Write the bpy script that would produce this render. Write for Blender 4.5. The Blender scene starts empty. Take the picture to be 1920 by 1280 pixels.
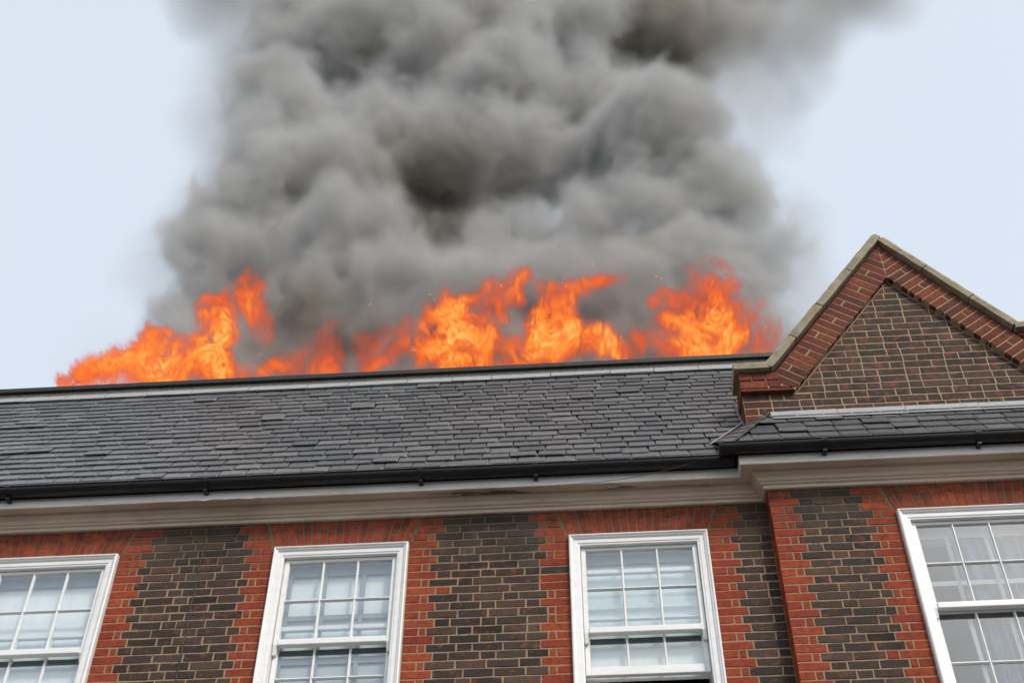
import bpy, bmesh, math, random
import numpy as np
from mathutils import Vector, Matrix

scene = bpy.context.scene
COL = scene.collection
RNG = random.Random(7)
Z0 = 8.43                      # height of the top-floor window heads above the street

# ------------------------------------------------------------------ camera
CAM_POS = Vector((1.4244, -8.5299, 1.65))
PITCH, YAW, ROLL, FPX = 0.81617, 0.0711, 0.003157, 2547.69
cam_data = bpy.data.cameras.new("camera")
cam = bpy.data.objects.new("camera", cam_data)
COL.objects.link(cam)
cam_data.sensor_width = 36.0
cam_data.lens = 36.0 * FPX / 1920.0
cam_data.clip_end = 2000.0
_f = Vector((-math.sin(YAW) * math.cos(PITCH), math.cos(YAW) * math.cos(PITCH), math.sin(PITCH)))
_r = Vector((math.cos(YAW), math.sin(YAW), 0))
_u = _r.cross(_f)
_r2 = _r * math.cos(ROLL) + _u * math.sin(ROLL)
_u2 = -_r * math.sin(ROLL) + _u * math.cos(ROLL)
cam.matrix_world = Matrix(((_r2.x, _u2.x, -_f.x, CAM_POS.x), (_r2.y, _u2.y, -_f.y, CAM_POS.y),
                           (_r2.z, _u2.z, -_f.z, CAM_POS.z), (0, 0, 0, 1)))
scene.camera = cam

# ------------------------------------------------------------------ sky and sun (bright hazy overcast)
SUN_ELEV, SUN_AZ = 40.0, 34.0         # degrees; azimuth measured from straight in front of the house towards its right
world = bpy.data.worlds.new("World")
scene.world = world
world.use_nodes = True
wn = world.node_tree
wn.nodes.clear()
w_out = wn.nodes.new("ShaderNodeOutputWorld")
w_bg = wn.nodes.new("ShaderNodeBackground")
w_sky = wn.nodes.new("ShaderNodeTexSky")
w_sky.sky_type = 'NISHITA'
w_sky.sun_disc = False
w_sky.sun_elevation = math.radians(SUN_ELEV)
w_sky.sun_rotation = math.radians(180 - SUN_AZ)
w_sky.air_density = 1.0
w_sky.dust_density = 4.0
w_sky.ozone_density = 1.0
w_hsv = wn.nodes.new("ShaderNodeMix")               # thin even veil of high cloud over the whole sky
w_hsv.data_type = 'RGBA'
w_hsv.inputs[0].default_value = 0.66
w_hsv.inputs[7].default_value = (6.75, 7.4, 8.1, 1)
w_bg.inputs["Strength"].default_value = 0.15
wn.links.new(w_sky.outputs[0], w_hsv.inputs[6])
wn.links.new(w_hsv.outputs[2], w_bg.inputs["Color"])
wn.links.new(w_bg.outputs[0], w_out.inputs["Surface"])

sun_data = bpy.data.lights.new("sun", 'SUN')
sun_data.energy = 2.0
sun_data.angle = math.radians(9)
sun_data.color = (1.0, 0.95, 0.88)
sun = bpy.data.objects.new("sun", sun_data)
COL.objects.link(sun)
_e, _a = math.radians(SUN_ELEV), math.radians(SUN_AZ)
sun_dir = Vector((math.sin(_a) * math.cos(_e), -math.cos(_a) * math.cos(_e), math.sin(_e)))
sun.rotation_euler = (-sun_dir).to_track_quat('-Z', 'Y').to_euler()
sun.location = (3, -6, 30)

scene.view_settings.view_transform = 'Standard'
scene.view_settings.look = 'None'
scene.view_settings.exposure = 0.0
scene.view_settings.gamma = 1.0
scene.render.engine = 'CYCLES'
cy = scene.cycles
cy.use_denoising = True
cy.max_bounces = 8
cy.diffuse_bounces = 3
cy.glossy_bounces = 3
cy.transmission_bounces = 6
cy.transparent_max_bounces = 12
cy.volume_bounces = 2
cy.volume_step_rate = 1.7
cy.use_adaptive_sampling = True
cy.adaptive_threshold = 0.02
cy.adaptive_min_samples = 24
cy.volume_max_steps = 512
cy.sample_clamp_indirect = 6.0


# ================================================================== helpers
def tag(o, label=None, cat=None, group=None, kind=None):
    if label: o["label"] = label
    if cat: o["category"] = cat
    if group: o["group"] = group
    if kind: o["kind"] = kind
    return o


def link(name, data, parent=None, mat=None, loc=None):
    o = bpy.data.objects.new(name, data)
    COL.objects.link(o)
    if parent is not None: o.parent = parent
    if loc is not None: o.location = loc
    if mat is not None and data is not None and not data.materials:
        data.materials.append(mat)
    return o


class MB:
    """collects verts and faces of one mesh"""
    def __init__(self):
        self.v, self.f, self.r = [], [], []
        self.rnd = 0.0

    def add(self, verts, faces):
        b = len(self.v)
        self.v += [tuple(p) for p in verts]
        self.f += [tuple(b + i for i in f) for f in faces]
        self.r += [self.rnd] * len(faces)

    def box(self, x0, x1, y0, y1, z0, z1):
        self.add([(x0, y0, z0), (x1, y0, z0), (x1, y1, z0), (x0, y1, z0), (x0, y0, z1), (x1, y0, z1), (x1, y1, z1), (x0, y1, z1)],
                 [(0, 1, 5, 4), (1, 2, 6, 5), (2, 3, 7, 6), (3, 0, 4, 7), (4, 5, 6, 7), (3, 2, 1, 0)])

    def mesh(self, name, mat=None, smooth=False):
        me = bpy.data.meshes.new(name)
        me.from_pydata(self.v, [], self.f)
        a = me.attributes.new("rnd", 'FLOAT', 'FACE')
        a.data.foreach_set("value", self.r)
        if smooth:
            me.polygons.foreach_set("use_smooth", [True] * len(me.polygons))
        if mat: me.materials.append(mat)
        me.update()
        return me

    def build(self, name, mat, parent=None, loc=None, smooth=False, bevel=0.0):
        me = self.mesh(name, mat, smooth)
        if bevel:
            bm = bmesh.new(); bm.from_mesh(me)
            bmesh.ops.recalc_face_normals(bm, faces=bm.faces)
            bmesh.ops.bevel(bm, geom=[e for e in bm.edges if len(e.link_faces) == 2 and e.calc_face_angle(0) > 0.5],
                            offset=bevel, segments=1, affect='EDGES', clamp_overlap=True)
            bm.to_mesh(me); bm.free()
        return link(name, me, parent, None, loc)


def clip(poly, nx, nz, c):
    """part of a polygon in (x,z) where nx*x + nz*z <= c"""
    out = []
    for i, p in enumerate(poly):
        q = poly[(i + 1) % len(poly)]
        dp, dq = nx * p[0] + nz * p[1] - c, nx * q[0] + nz * q[1] - c
        if dp <= 0: out.append(p)
        if (dp < 0 < dq) or (dq < 0 < dp):
            t = dp / (dp - dq)
            out.append((p[0] + t * (q[0] - p[0]), p[1] + t * (q[1] - p[1])))
    return out


def area(poly):
    return 0.5 * sum(a[0] * b[1] - b[0] * a[1] for a, b in zip(poly, poly[1:] + poly[:1]))


def slab(mb, poly, y_front, y_back, rng, jit=0.0016, cham=0.004, sub=0.09):
    """a brick: an outline in (x,z), uneven edge, chamfered face at y_front, running back to y_back"""
    if area(poly) < 0: poly = poly[::-1]
    pts = []
    n = len(poly)
    for i in range(n):
        a, b = poly[i], poly[(i + 1) % n]
        L = math.hypot(b[0] - a[0], b[1] - a[1])
        k = max(1, min(3, int(L / sub)))
        for j in range(k):
            t = j / k
            pts.append((a[0] + (b[0] - a[0]) * t + rng.uniform(-jit, jit), a[1] + (b[1] - a[1]) * t + rng.uniform(-jit, jit)))
    cx, cz = sum(p[0] for p in pts) / len(pts), sum(p[1] for p in pts) / len(pts)
    m = len(pts)
    w = max(p[0] for p in pts) - min(p[0] for p in pts)
    h = max(p[1] for p in pts) - min(p[1] for p in pts)
    sx, sz = 1 - 2 * cham / max(w, .02), 1 - 2 * cham / max(h, .02)
    tilt = rng.uniform(-.0015, .0015)
    V = [(cx + (p[0] - cx) * sx, y_front + tilt * (1 if p[0] > cx else -1), cz + (p[1] - cz) * sz) for p in pts]
    V += [(p[0], y_front + cham * .9, p[1]) for p in pts]
    V += [(p[0], y_back, p[1]) for p in pts]
    F = [tuple(range(m))]
    for k in (0, m):
        for i in range(m):
            j = (i + 1) % m
            F.append((k + i, k + m + i, k + m + j, k + j))
    mb.add(V, F)


def extrude_path(mb, path, profile, closed=False):
    """sweep a profile [(out, z)] along plan points given for each 'out' by path(out) -> [(x, y), ...]"""
    rows = []
    for o, z in profile:
        rows.append([(x, y, z) for x, y in path(o)])
    n = len(rows[0])
    V = [p for r in rows for p in r]
    F = []
    K = len(rows)
    for i in range(K if closed else K - 1):
        i2 = (i + 1) % K
        for j in range(n - 1):
            F.append((i * n + j, i * n + j + 1, i2 * n + j + 1, i2 * n + j))
    if closed:
        F.append(tuple(i * n for i in range(K)))
        F.append(tuple(i * n + n - 1 for i in reversed(range(K))))
    mb.add(V, F)


# ================================================================== materials
class Mat:
    def __init__(self, name, rough=0.8, spec=0.3):
        self.m = bpy.data.materials.new(name)
        self.m.use_nodes = True
        self.t = self.m.node_tree
        self.b = self.t.nodes["Principled BSDF"]
        self.b.inputs["Roughness"].default_value = rough
        self.b.inputs["Specular IOR Level"].default_value = spec
        self._pos = None

    def n(self, kind, **kw):
        nd = self.t.nodes.new(kind)
        for k, v in kw.items():
            setattr(nd, k, v)
        return nd

    def l(self, a, b):
        self.t.links.new(a, b)

    def pos(self):
        if self._pos is None:
            self._pos = self.n("ShaderNodeNewGeometry").outputs["Position"]
        return self._pos

    def noise(self, scale, detail=4.0, rough=0.55, stretch=None, dist=0.0):
        nd = self.n("ShaderNodeTexNoise")
        nd.inputs["Scale"].default_value = scale
        nd.inputs["Detail"].default_value = detail
        nd.inputs["Roughness"].default_value = rough
        nd.inputs["Distortion"].default_value = dist
        src = self.pos()
        if stretch:
            mp = self.n("ShaderNodeMapping")
            mp.inputs["Scale"].default_value = stretch
            self.l(src, mp.inputs["Vector"]); src = mp.outputs[0]
        self.l(src, nd.inputs["Vector"])
        return nd.outputs[0]

    def ramp(self, fac, stops, interp='LINEAR'):
        r = self.n("ShaderNodeValToRGB")
        cr = r.color_ramp
        cr.interpolation = interp
        while len(cr.elements) < len(stops): cr.elements.new(0.5)
        for i, (p, c) in enumerate(stops):
            cr.elements[i].position = p
            cr.elements[i].color = (c, c, c, 1) if isinstance(c, (int, float)) else (*c, 1)
        self.l(fac, r.inputs["Fac"])
        return r.outputs[0]

    def mix(self, fac, a, b, mode='MIX'):
        m = self.n("ShaderNodeMix", data_type='RGBA', blend_type=mode)
        for s, v in ((m.inputs[0], fac), (m.inputs[6], a), (m.inputs[7], b)):
            if isinstance(v, (int, float)): s.default_value = v
            elif isinstance(v, tuple): s.default_value = (*v, 1)
            else: self.l(v, s)
        return m.outputs[2]

    def math(self, op, a, b=0.0, c=None, clamp=False):
        m = self.n("ShaderNodeMath", operation=op)
        m.use_clamp = clamp
        for s, v in zip(m.inputs, (a, b, c)):
            if v is None: continue
            if isinstance(v, (int, float)): s.default_value = v
            else: self.l(v, s)
        return m.outputs[0]

    def rnd(self):
        oi = self.n("ShaderNodeObjectInfo").outputs["Random"]
        at = self.n("ShaderNodeAttribute", attribute_name="rnd").outputs["Fac"]
        return self.math('FRACT', self.math('ADD', oi, at))

    def col(self, c):
        if isinstance(c, tuple): self.b.inputs["Base Color"].default_value = (*c, 1)
        else: self.l(c, self.b.inputs["Base Color"])
        return self

    def bump(self, h, strength=0.3, dist=0.004):
        b = self.n("ShaderNodeBump")
        b.inputs["Strength"].default_value = strength
        b.inputs["Distance"].default_value = dist
        self.l(h, b.inputs["Height"])
        self.l(b.outputs[0], self.b.inputs["Normal"])
        return self

    def zc(self):
        s = self.n("ShaderNodeSeparateXYZ")
        self.l(self.pos(), s.inputs[0])
        return s.outputs


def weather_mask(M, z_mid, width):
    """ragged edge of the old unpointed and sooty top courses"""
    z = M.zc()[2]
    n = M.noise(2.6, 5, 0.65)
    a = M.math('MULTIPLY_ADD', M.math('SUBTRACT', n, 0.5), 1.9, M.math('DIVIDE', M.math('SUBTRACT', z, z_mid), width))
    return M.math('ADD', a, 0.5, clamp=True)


def mat_red(name, sooty=True, warm=1.0):
    M = Mat(name, 0.85, 0.2)
    old = [(0, (.15, .040, .024)), (.3, (.21, .052, .028)), (.55, (.11, .034, .024)), (.8, (.25, .066, .032)), (1, (.17, .045, .027))]
    c = M.ramp(M.rnd(), old if not sooty else [(0, (.28 * warm, .050, .021)), (.3, (.335 * warm, .062, .024)), (.55, (.27 * warm, .043, .021)), (.8, (.37 * warm, .075, .028)), (1, (.33 * warm, .058, .026))])
    c = M.mix(M.ramp(M.noise(24, 5, .7), [(.38, 0.0), (.62, .62)]), c, (.15, .028, .018) if sooty else (.06, .026, .022))
    c = M.mix(M.ramp(M.noise(110, 3, .7), [(.60, 0.0), (.72, .55)]), c, (.10, .03, .02))
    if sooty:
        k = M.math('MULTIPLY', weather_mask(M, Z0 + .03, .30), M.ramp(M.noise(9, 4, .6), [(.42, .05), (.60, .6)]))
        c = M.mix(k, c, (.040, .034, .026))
    c = M.mix(1.0, c, M.ramp(M.noise(1.7, 5, .7), [(.30, .66), (.52, 1.0), (.70, 1.12)]), 'MULTIPLY')
    M.col(c).bump(M.noise(160, 4, .7), .45, .003)
    return M.m


def mat_dark(name, sooty=True, red=.55):
    M = Mat(name, 0.8, 0.25)
    c = M.ramp(M.rnd(), [(0, (.030, .025, .023)), (.2, (.062, .041, .031)), (.4, (.032, .028, .027)), (.6, (.092, .056, .038)), (.8, (.044, .033, .028)), (1, (.075, .046, .034))] if not sooty else [(0, (.018, .016, .015)), (.15, (.050, .036, .029)), (.3, (.026, .023, .022)), (.45, (.088, .056, .041)), (.6, (.032, .027, .025)), (.75, (.068, .046, .036)), (.88, (.024, .022, .022)), (1, (.105, .058, .040))])
    c = M.mix(M.ramp(M.noise(15, 5, .65, dist=.6), [(red, 0.0), (red + .12, .85)]), c, (.19, .058, .034))
    c = M.mix(M.ramp(M.noise(120, 3, .75), [(.58, 0.0), (.74, .6)]), c, (.16, .13, .105))
    c = M.mix(M.ramp(M.noise(60, 3, .75), [(.30, .7), (.45, 0.0)]), c, (.017, .015, .014))
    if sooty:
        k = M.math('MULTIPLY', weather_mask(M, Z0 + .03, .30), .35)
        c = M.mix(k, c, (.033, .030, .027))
    c = M.mix(1.0, c, M.ramp(M.noise(1.7, 5, .7), [(.30, .66), (.52, 1.0), (.70, 1.12)]), 'MULTIPLY')
    M.col(c).bump(M.noise(140, 4, .75), .6, .004)
    return M.m


def mat_mortar():
    M = Mat("mortar", 0.95, 0.1)
    c = M.ramp(M.noise(30, 4, .6), [(.3, (.17, .12, .075)), (.5, (.34, .24, .145)), (.7, (.24, .17, .105))])
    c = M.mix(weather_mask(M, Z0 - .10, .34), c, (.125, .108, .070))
    M.col(c).bump(M.noise(220, 3, .7), .5, .003)
    return M.m


def mat_paint(name, base=(.80, .80, .79), dirt=(.42, .37, .30), amount=.35, rough=.45, rot=None):
    M = Mat(name, rough, 0.4)
    c = M.mix(M.ramp(M.noise(5, 5, .7, stretch=(.6, 1, 3)), [(.45, 0.0), (.75, amount)]), base, dirt)
    c = M.mix(M.ramp(M.noise(60, 3, .8, stretch=(.35, 1, 1)), [(.66, 0.0), (.72, .55 * amount + .1)]), c, (.22, .18, .14))
    if rot:
        x = M.zc()[0]
        m1 = M.math('MULTIPLY', M.math('GREATER_THAN', x, rot[0]), M.math('LESS_THAN', x, rot[1]))
        k = M.math('MULTIPLY', m1, M.ramp(M.noise(6.5, 6, .7, stretch=(.22, 1.6, 1.4), dist=.5), [(.53, 0.0), (.58, .8)]))
        c = M.mix(k, c, M.ramp(M.noise(50, 4, .7), [(.35, (.030, .022, .012)), (.6, (.09, .065, .035))]))
    M.col(c).bump(M.noise(70, 4, .7, stretch=(.3, 1, 1)), .22, .003)
    return M.m


def mat_slate():
    M = Mat("slate", 0.5, 0.6)
    c = M.ramp(M.rnd(), [(0, (.066, .069, .073)), (.3, (.122, .123, .123)), (.55, (.082, .085, .089)), (.8, (.158, .158, .156)), (1, (.094, .096, .099))])
    c = M.mix(M.ramp(M.noise(7, 5, .65), [(.45, 0.0), (.75, .5)]), c, (.098, .098, .104))
    c = M.mix(M.ramp(M.noise(55, 4, .7, stretch=(1, .5, .5)), [(.52, 0.0), (.70, .6)]), c, (.035, .036, .040))
    M.l(M.ramp(M.noise(30, 4, .6), [(.3, .24), (.7, .46)]), M.b.inputs["Roughness"])
    c = M.mix(M.ramp(M.noise(26, 3, .6, dist=.5), [(.70, 0.0), (.76, .5)]), c, (.22, .21, .19))
    M.col(c).bump(M.noise(38, 5, .65, stretch=(1, .6, .6)), .35, .004)
    return M.m


def mat_simple(name, base, rough=.6, spec=.3, vary=None, scale=20, bump=.2, metal=0.0):
    M = Mat(name, rough, spec)
    M.b.inputs["Metallic"].default_value = metal
    M.col(M.mix(M.ramp(M.noise(scale, 5, .65), [(.35, 0.0), (.7, 1.0)]), base, vary or tuple(x * .7 for x in base)))
    M.bump(M.noise(scale * 6, 3, .6), bump, .003)
    return M.m


def mat_stone():
    M = Mat("coping_stone", .9, .2)
    c = M.ramp(M.noise(9, 6, .7), [(.3, (.19, .165, .12)), (.5, (.31, .27, .195)), (.7, (.40, .34, .24))])
    c = M.mix(M.ramp(M.noise(7, 4, .6, dist=.8), [(.56, 0.0), (.66, .75)]), c, (.38, .20, .055))
    c = M.mix(M.ramp(M.noise(45, 4, .75), [(.55, 0.0), (.68, .75)]), c, (.045, .042, .034))
    M.col(c).bump(M.noise(60, 5, .7), .6, .006)
    return M.m


def mat_lead():
    M = Mat("lead", .55, .5)
    c = M.ramp(M.noise(12, 5, .7, stretch=(1, 2, 2)), [(.3, (.25, .25, .252)), (.55, (.36, .36, .36)), (.75, (.31, .307, .30))])
    c = M.mix(M.ramp(M.noise(70, 3, .7), [(.6, 0.0), (.75, .5)]), c, (.12, .115, .11))
    M.col(c).bump(M.noise(40, 4, .6), .3, .004)
    return M.m


def mat_glass():
    m = bpy.data.materials.new("window_glass")
    m.use_nodes = True
    t = m.node_tree
    t.nodes.clear()
    o = t.nodes.new("ShaderNodeOutputMaterial")
    mx = t.nodes.new("ShaderNodeMixShader")
    tr = t.nodes.new("ShaderNodeBsdfTransparent")
    gl = t.nodes.new("ShaderNodeBsdfGlossy")
    fr = t.nodes.new("ShaderNodeLayerWeight"); fr.inputs["Blend"].default_value = .5
    mr = t.nodes.new("ShaderNodeMapRange")
    no = t.nodes.new("ShaderNodeTexNoise")
    bu = t.nodes.new("ShaderNodeBump")
    ge = t.nodes.new("ShaderNodeNewGeometry")
    no.inputs["Scale"].default_value = 3.0
    bu.inputs["Strength"].default_value = .06
    bu.inputs["Distance"].default_value = .02
    tr.inputs["Color"].default_value = (.965, .985, .985, 1)
    gl.inputs["Roughness"].default_value = .01
    gl.inputs["Color"].default_value = (.90, .95, 1.0, 1)
    mr.inputs["To Min"].default_value = .05
    mr.inputs["To Max"].default_value = .32
    t.links.new(ge.outputs["Position"], no.inputs["Vector"])
    t.links.new(no.outputs[0], bu.inputs["Height"])
    t.links.new(bu.outputs[0], gl.inputs["Normal"])
    t.links.new(fr.outputs["Facing"], mr.inputs["Value"])
    t.links.new(mr.outputs[0], mx.inputs[0])
    t.links.new(tr.outputs[0], mx.inputs[1])
    t.links.new(gl.outputs[0], mx.inputs[2])
    t.links.new(mx.outputs[0], o.inputs["Surface"])
    return m


def mat_net(name, base, trans, fold=.97):
    M = Mat(name, .9, .1)
    c = M.mix(M.ramp(M.noise(4, 3, .5, stretch=(6, 1, .4)), [(.35, 0.0), (.7, 1.0)]), base, tuple(x * fold for x in base))
    M.col(c)
    out = M.t.nodes["Material Output"]
    tr = M.n("ShaderNodeBsdfTransparent")
    mx = M.n("ShaderNodeMixShader")
    mx.inputs[0].default_value = trans
    M.l(M.b.outputs[0], mx.inputs[1]); M.l(tr.outputs[0], mx.inputs[2]); M.l(mx.outputs[0], out.inputs["Surface"])
    return M.m


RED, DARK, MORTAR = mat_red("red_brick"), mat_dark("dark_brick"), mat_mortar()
GABLE_DARK, GABLE_RED = mat_dark("gable_brick", False, .50), mat_red("verge_brick", False, .62)
PAINT = mat_paint("white_paint", (.74, .72, .68), (.45, .39, .31), .55)
FRAME = mat_paint("window_paint", (.83, .83, .82), (.58, .55, .50), .36, .4)
CORNICE = mat_paint("cornice_paint", (.62, .52, .41), (.38, .295, .21), .6, .5)
SOFFIT = mat_paint("soffit_paint", (.62, .52, .41), (.38, .295, .21), .6, .5, rot=(.1, 2.55))
SLATE = mat_slate()
BLACK = mat_simple("gutter_paint", (.008, .009, .011), .38, .4, (.014, .015, .017), 9, .15)
TRIM = mat_simple("roof_edge_metal", (.012, .012, .012), .45, .4, (.03, .028, .026), 14, .3)
KERB = mat_simple("weathered_cement", (.20, .19, .165), .95, .1, (.08, .078, .068), 45, .8)
STONE, LEAD, GLASS = mat_stone(), mat_lead(), mat_glass()
BLIND = mat_net("blind_cloth", (.86, .88, .87), 0.0)
BLINDW = mat_net("white_blind_cloth", (.93, .94, .95), 0.0)
NET = mat_net("net_curtain", (.15, .19, .31), .30, .6)
LOWER = mat_net("lower_blind_cloth", (.50, .53, .54), 0.0)
INNER = mat_simple("inner_frame_paint", (.33, .36, .38), .6, .3, (.28, .31, .33), 8, .05)
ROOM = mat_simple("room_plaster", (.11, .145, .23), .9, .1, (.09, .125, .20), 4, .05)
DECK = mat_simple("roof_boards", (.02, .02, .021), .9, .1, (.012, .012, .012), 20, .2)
FELT = mat_simple("flat_roof_felt", (.06, .058, .055), .9, .1, (.03, .03, .03), 3, .3)
WIRE = mat_simple("wire", (.03, .028, .025), .6, .3, (.12, .11, .10), 40, .1)
ASPHALT = mat_simple("asphalt", (.05, .05, .05), .9, .2, (.065, .063, .06), 40, .4)
PAVING = mat_simple("paving", (.13, .115, .10), .9, .2, (.10, .09, .08), 6, .4)

# ================================================================== the setting
g = MB(); g.add([(-300, -300, 0), (300, -300, 0), (300, 300, 0), (-300, 300, 0)], [(0, 1, 2, 3)])
tag(g.build("ground", ASPHALT), kind="structure")
g = MB(); g.box(-60, 60, -7.2, 0.0, 0.004, .12)
tag(g.build("pavement", PAVING), kind="structure")

house = bpy.data.objects.new("brick_house", None)
COL.objects.link(house)
tag(house, "brick house with slate roof, white sash windows and gabled bay, roof burning", "house")

# ------------------------------------------------------------------ layout of the front (metres, x along the wall)
WIN = [(-3.43, -2.349), (-1.082, 0.0), (1.271, 2.366), (3.822, 4.912)]
D_BAY = 0.15
XB, XB2 = 2.866, 5.868
ROW, MOD, J = 0.075, 0.2332, 0.0115
CORN_Z = Z0 + .2756                    # underside of the cornice
PROUD = 0.0040
row_z = lambda k: Z0 - (k - 4) * ROW


def wall_y(x):
    return -D_BAY if XB < x < XB2 else 0.0


# mortar core of the wall, with window openings left free
m = MB()
edges = [(-6.5, WIN[0][0]), (WIN[0][1], WIN[1][0]), (WIN[1][1], WIN[2][0]), (WIN[2][1], XB)]
ZTOP = CORN_Z + .16
SILL_Z = Z0 - 1.93
HEAD_Z = Z0 - .03
for x0, x1 in edges: m.box(x0, x1, 0, .3, .12, ZTOP)
for x0, x1 in WIN[:3]:
    m.box(x0, x1, 0, .3, HEAD_Z, ZTOP); m.box(x0, x1, 0, .3, .12, SILL_Z)
m.box(XB, WIN[3][0], -D_BAY, .3, .12, ZTOP); m.box(WIN[3][1], XB2, -D_BAY, .3, .12, ZTOP)
m.box(WIN[3][0], WIN[3][1], -D_BAY, .15, HEAD_Z, ZTOP); m.box(WIN[3][0], WIN[3][1], -D_BAY, .15, .12, SILL_Z)
m.box(XB2, 9.0, 0, .3, .12, ZTOP)
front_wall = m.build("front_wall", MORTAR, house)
m = MB()
m.box(-6.5, -6.2, .3, 10, .12, ZTOP); m.box(8.7, 9.0, .3, 10, .12, ZTOP); m.box(-6.2, 8.7, 9.7, 10, .12, ZTOP)
m.build("rear_wall", MORTAR, house)

# ------------------------------------------------------------------ bricks of the front wall
VAR = {}


def brick_variants(kind, w, n):
    for mat, nm in ((RED, "red"), (DARK, "dark")):
        for i in range(n):
            b = MB()
            slab(b, [(-w / 2, -.0318), (w / 2, -.0318), (w / 2, .0318), (-w / 2, .0318)], -PROUD, .02, RNG, .0026, .0035)
            VAR[(nm, kind, i)] = b.mesh(nm + "_brick", mat)


W_S, W_H, W_C = MOD - J, MOD / 2 - J, MOD / 4 - J
brick_variants('s', W_S, 6); brick_variants('h', W_H, 5); brick_variants('c', W_C, 4)
QUOIN = {}
for nm, w in (('s', W_S), ('h', W_H)):
    for i in range(4):
        b = MB()
        slab(b, [(-w / 2, -.0318), (w / 2, -.0318), (w / 2, .0318), (-w / 2, .0318)], -PROUD, D_BAY - .004, RNG, .0018, .0035)
        QUOIN[(nm, i)] = b.mesh("red_brick", RED)

far = {"red": MB(), "dark": MB()}
ZCUT = Z0 - 1.68                      # bricks below the picture's lower edge are joined


def lay(nm, x0, x1, z, wy, single, quoin=None):
    w = x1 - x0
    cx = (x0 + x1) / 2
    if not single:
        b = far[nm]
        b.rnd = RNG.random()
        slab(b, [(x0, z - .0318), (x1, z - .0318), (x1, z + .0318), (x0, z + .0318)], wy - PROUD, wy + .02, RNG, .0015, .004, .3)
        return
    if quoin:
        base = W_S if w > .16 else W_H
        me = QUOIN[('s' if w > .16 else 'h', RNG.randrange(4))]
        if quoin == 'L': x0 -= PROUD * .8; w = x1 - x0; cx = (x0 + x1) / 2
    else:
        k = 's' if w > .155 else ('h' if w > .075 else 'c')
        base = {'s': W_S, 'h': W_H, 'c': W_C}[k]
        me = VAR[(nm, k, RNG.randrange({'s': 6, 'h': 5, 'c': 4}[k]))]
    o = link(nm + "_brick", me, front_wall, None, (cx, wy + RNG.uniform(-.0015, .0015), z + RNG.uniform(-.0012, .0012)))
    o.scale = (w / base, 1, RNG.uniform(.97, 1.03))
    o.rotation_euler = (0, RNG.uniform(-.006, .006), 0)


def end_pieces(kind):
    """widths of the red quoin from the opening inwards"""
    return {'s': [W_S], 'hc': [W_H, W_C], 'h': [W_H], 'n': []}[kind]


def fill_pier(x0, x1, left, right, wy, rows, single_rows, z_top_limit=None, quoin_left=False):
    for k in rows:
        z = row_z(k)
        if z - .0318 > CORN_Z - .005: continue
        single = k in single_rows
        L = end_pieces(left(k)); R_ = end_pieces(right(k))
        xa, xb = x0, x1
        # the courses beside the splayed arch are shorter
        for i, w in enumerate(L):
            lay('red', xa, xa + w, z, wy, single, 'L' if (quoin_left and i == 0) else None); xa += w + J
        xr = xb
        RR = []
        for w in R_:
            RR.append((xr - w, xr)); xr -= w + J
        # dark field, flemish with irregular cuts
        ph = RNG.random()
        seq_h = (k % 2 == 0)
        while xr - xa > .03:
            rem = xr - xa
            if rem < .29:
                if rem > .2 and RNG.random() < .5:
                    c = rem * RNG.choice((.5, .35, .65)); ws = [c - J / 2, rem - c - J / 2]
                else: ws = [rem]
                if rem < W_S * 1.05: ws = [rem]
                for w in ws:
                    lay('dark' if RNG.random() > .015 else 'red', xa, xa + w, z, wy, single); xa += w + J
                break
            w = (W_H if seq_h else W_S) * RNG.uniform(.97, 1.03)
            if RNG.random() < .22: w = W_S
            seq_h = not seq_h
            if rem - w - J < .05: w = rem
            lay('dark' if RNG.random() > .008 else 'red', xa, xa + w, z, wy, single); xa += w + J
        for a, b in RR: lay('red', a, b, z, wy, single)


ALT = lambda odd, even: (lambda k: odd if k % 2 else even)
SPLAY = .085                          # the arches widen by this much at their tops, on either side


ROWS = range(0, 27)
ALL = set(ROWS)


def lay_pier(x0, x1, left, right, wy, rows, single, arch_l=True, arch_r=True, quoin_left=False):
    for k in rows:
        z = row_z(k)
        if z - .0318 > CORN_Z - .004: continue
        a, b = x0, x1
        t = max(0.0, (z - (Z0 + .012)) / .27)
        if t > 0:
            if arch_l: a += SPLAY * t + .012
            if arch_r: b -= SPLAY * t + .012
        fill_pier(a, b, left, right, wy, [k], single, quoin_left=quoin_left)


right_a = {4: 'hc', 5: 's', 6: 'hc', 7: 's', 8: 'n', 9: 's', 10: 's', 11: 'hc', 12: 's', 13: 'hc', 14: 'hc', 15: 's', 16: 'hc', 17: 's', 18: 'hc', 19: 's', 20: 'hc'}
G = .005
lay_pier(WIN[0][1] + G, WIN[1][0] - G, ALT('s', 'hc'), ALT('s', 'hc'), 0, ROWS, ALL)
lay_pier(WIN[1][1] + G, WIN[2][0] - G, ALT('hc', 's'), lambda k: right_a.get(k, 's' if k % 2 else 'hc'), 0, ROWS, ALL)
lay_pier(WIN[2][1] + G, XB - .008, ALT('hc', 's'), lambda k: 'n', 0, ROWS, ALL, True, False)
lay_pier(XB, WIN[3][0] - G, ALT('hc', 's'), ALT('s', 'hc'), -D_BAY, ROWS, ALL, False, True, True)
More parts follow.
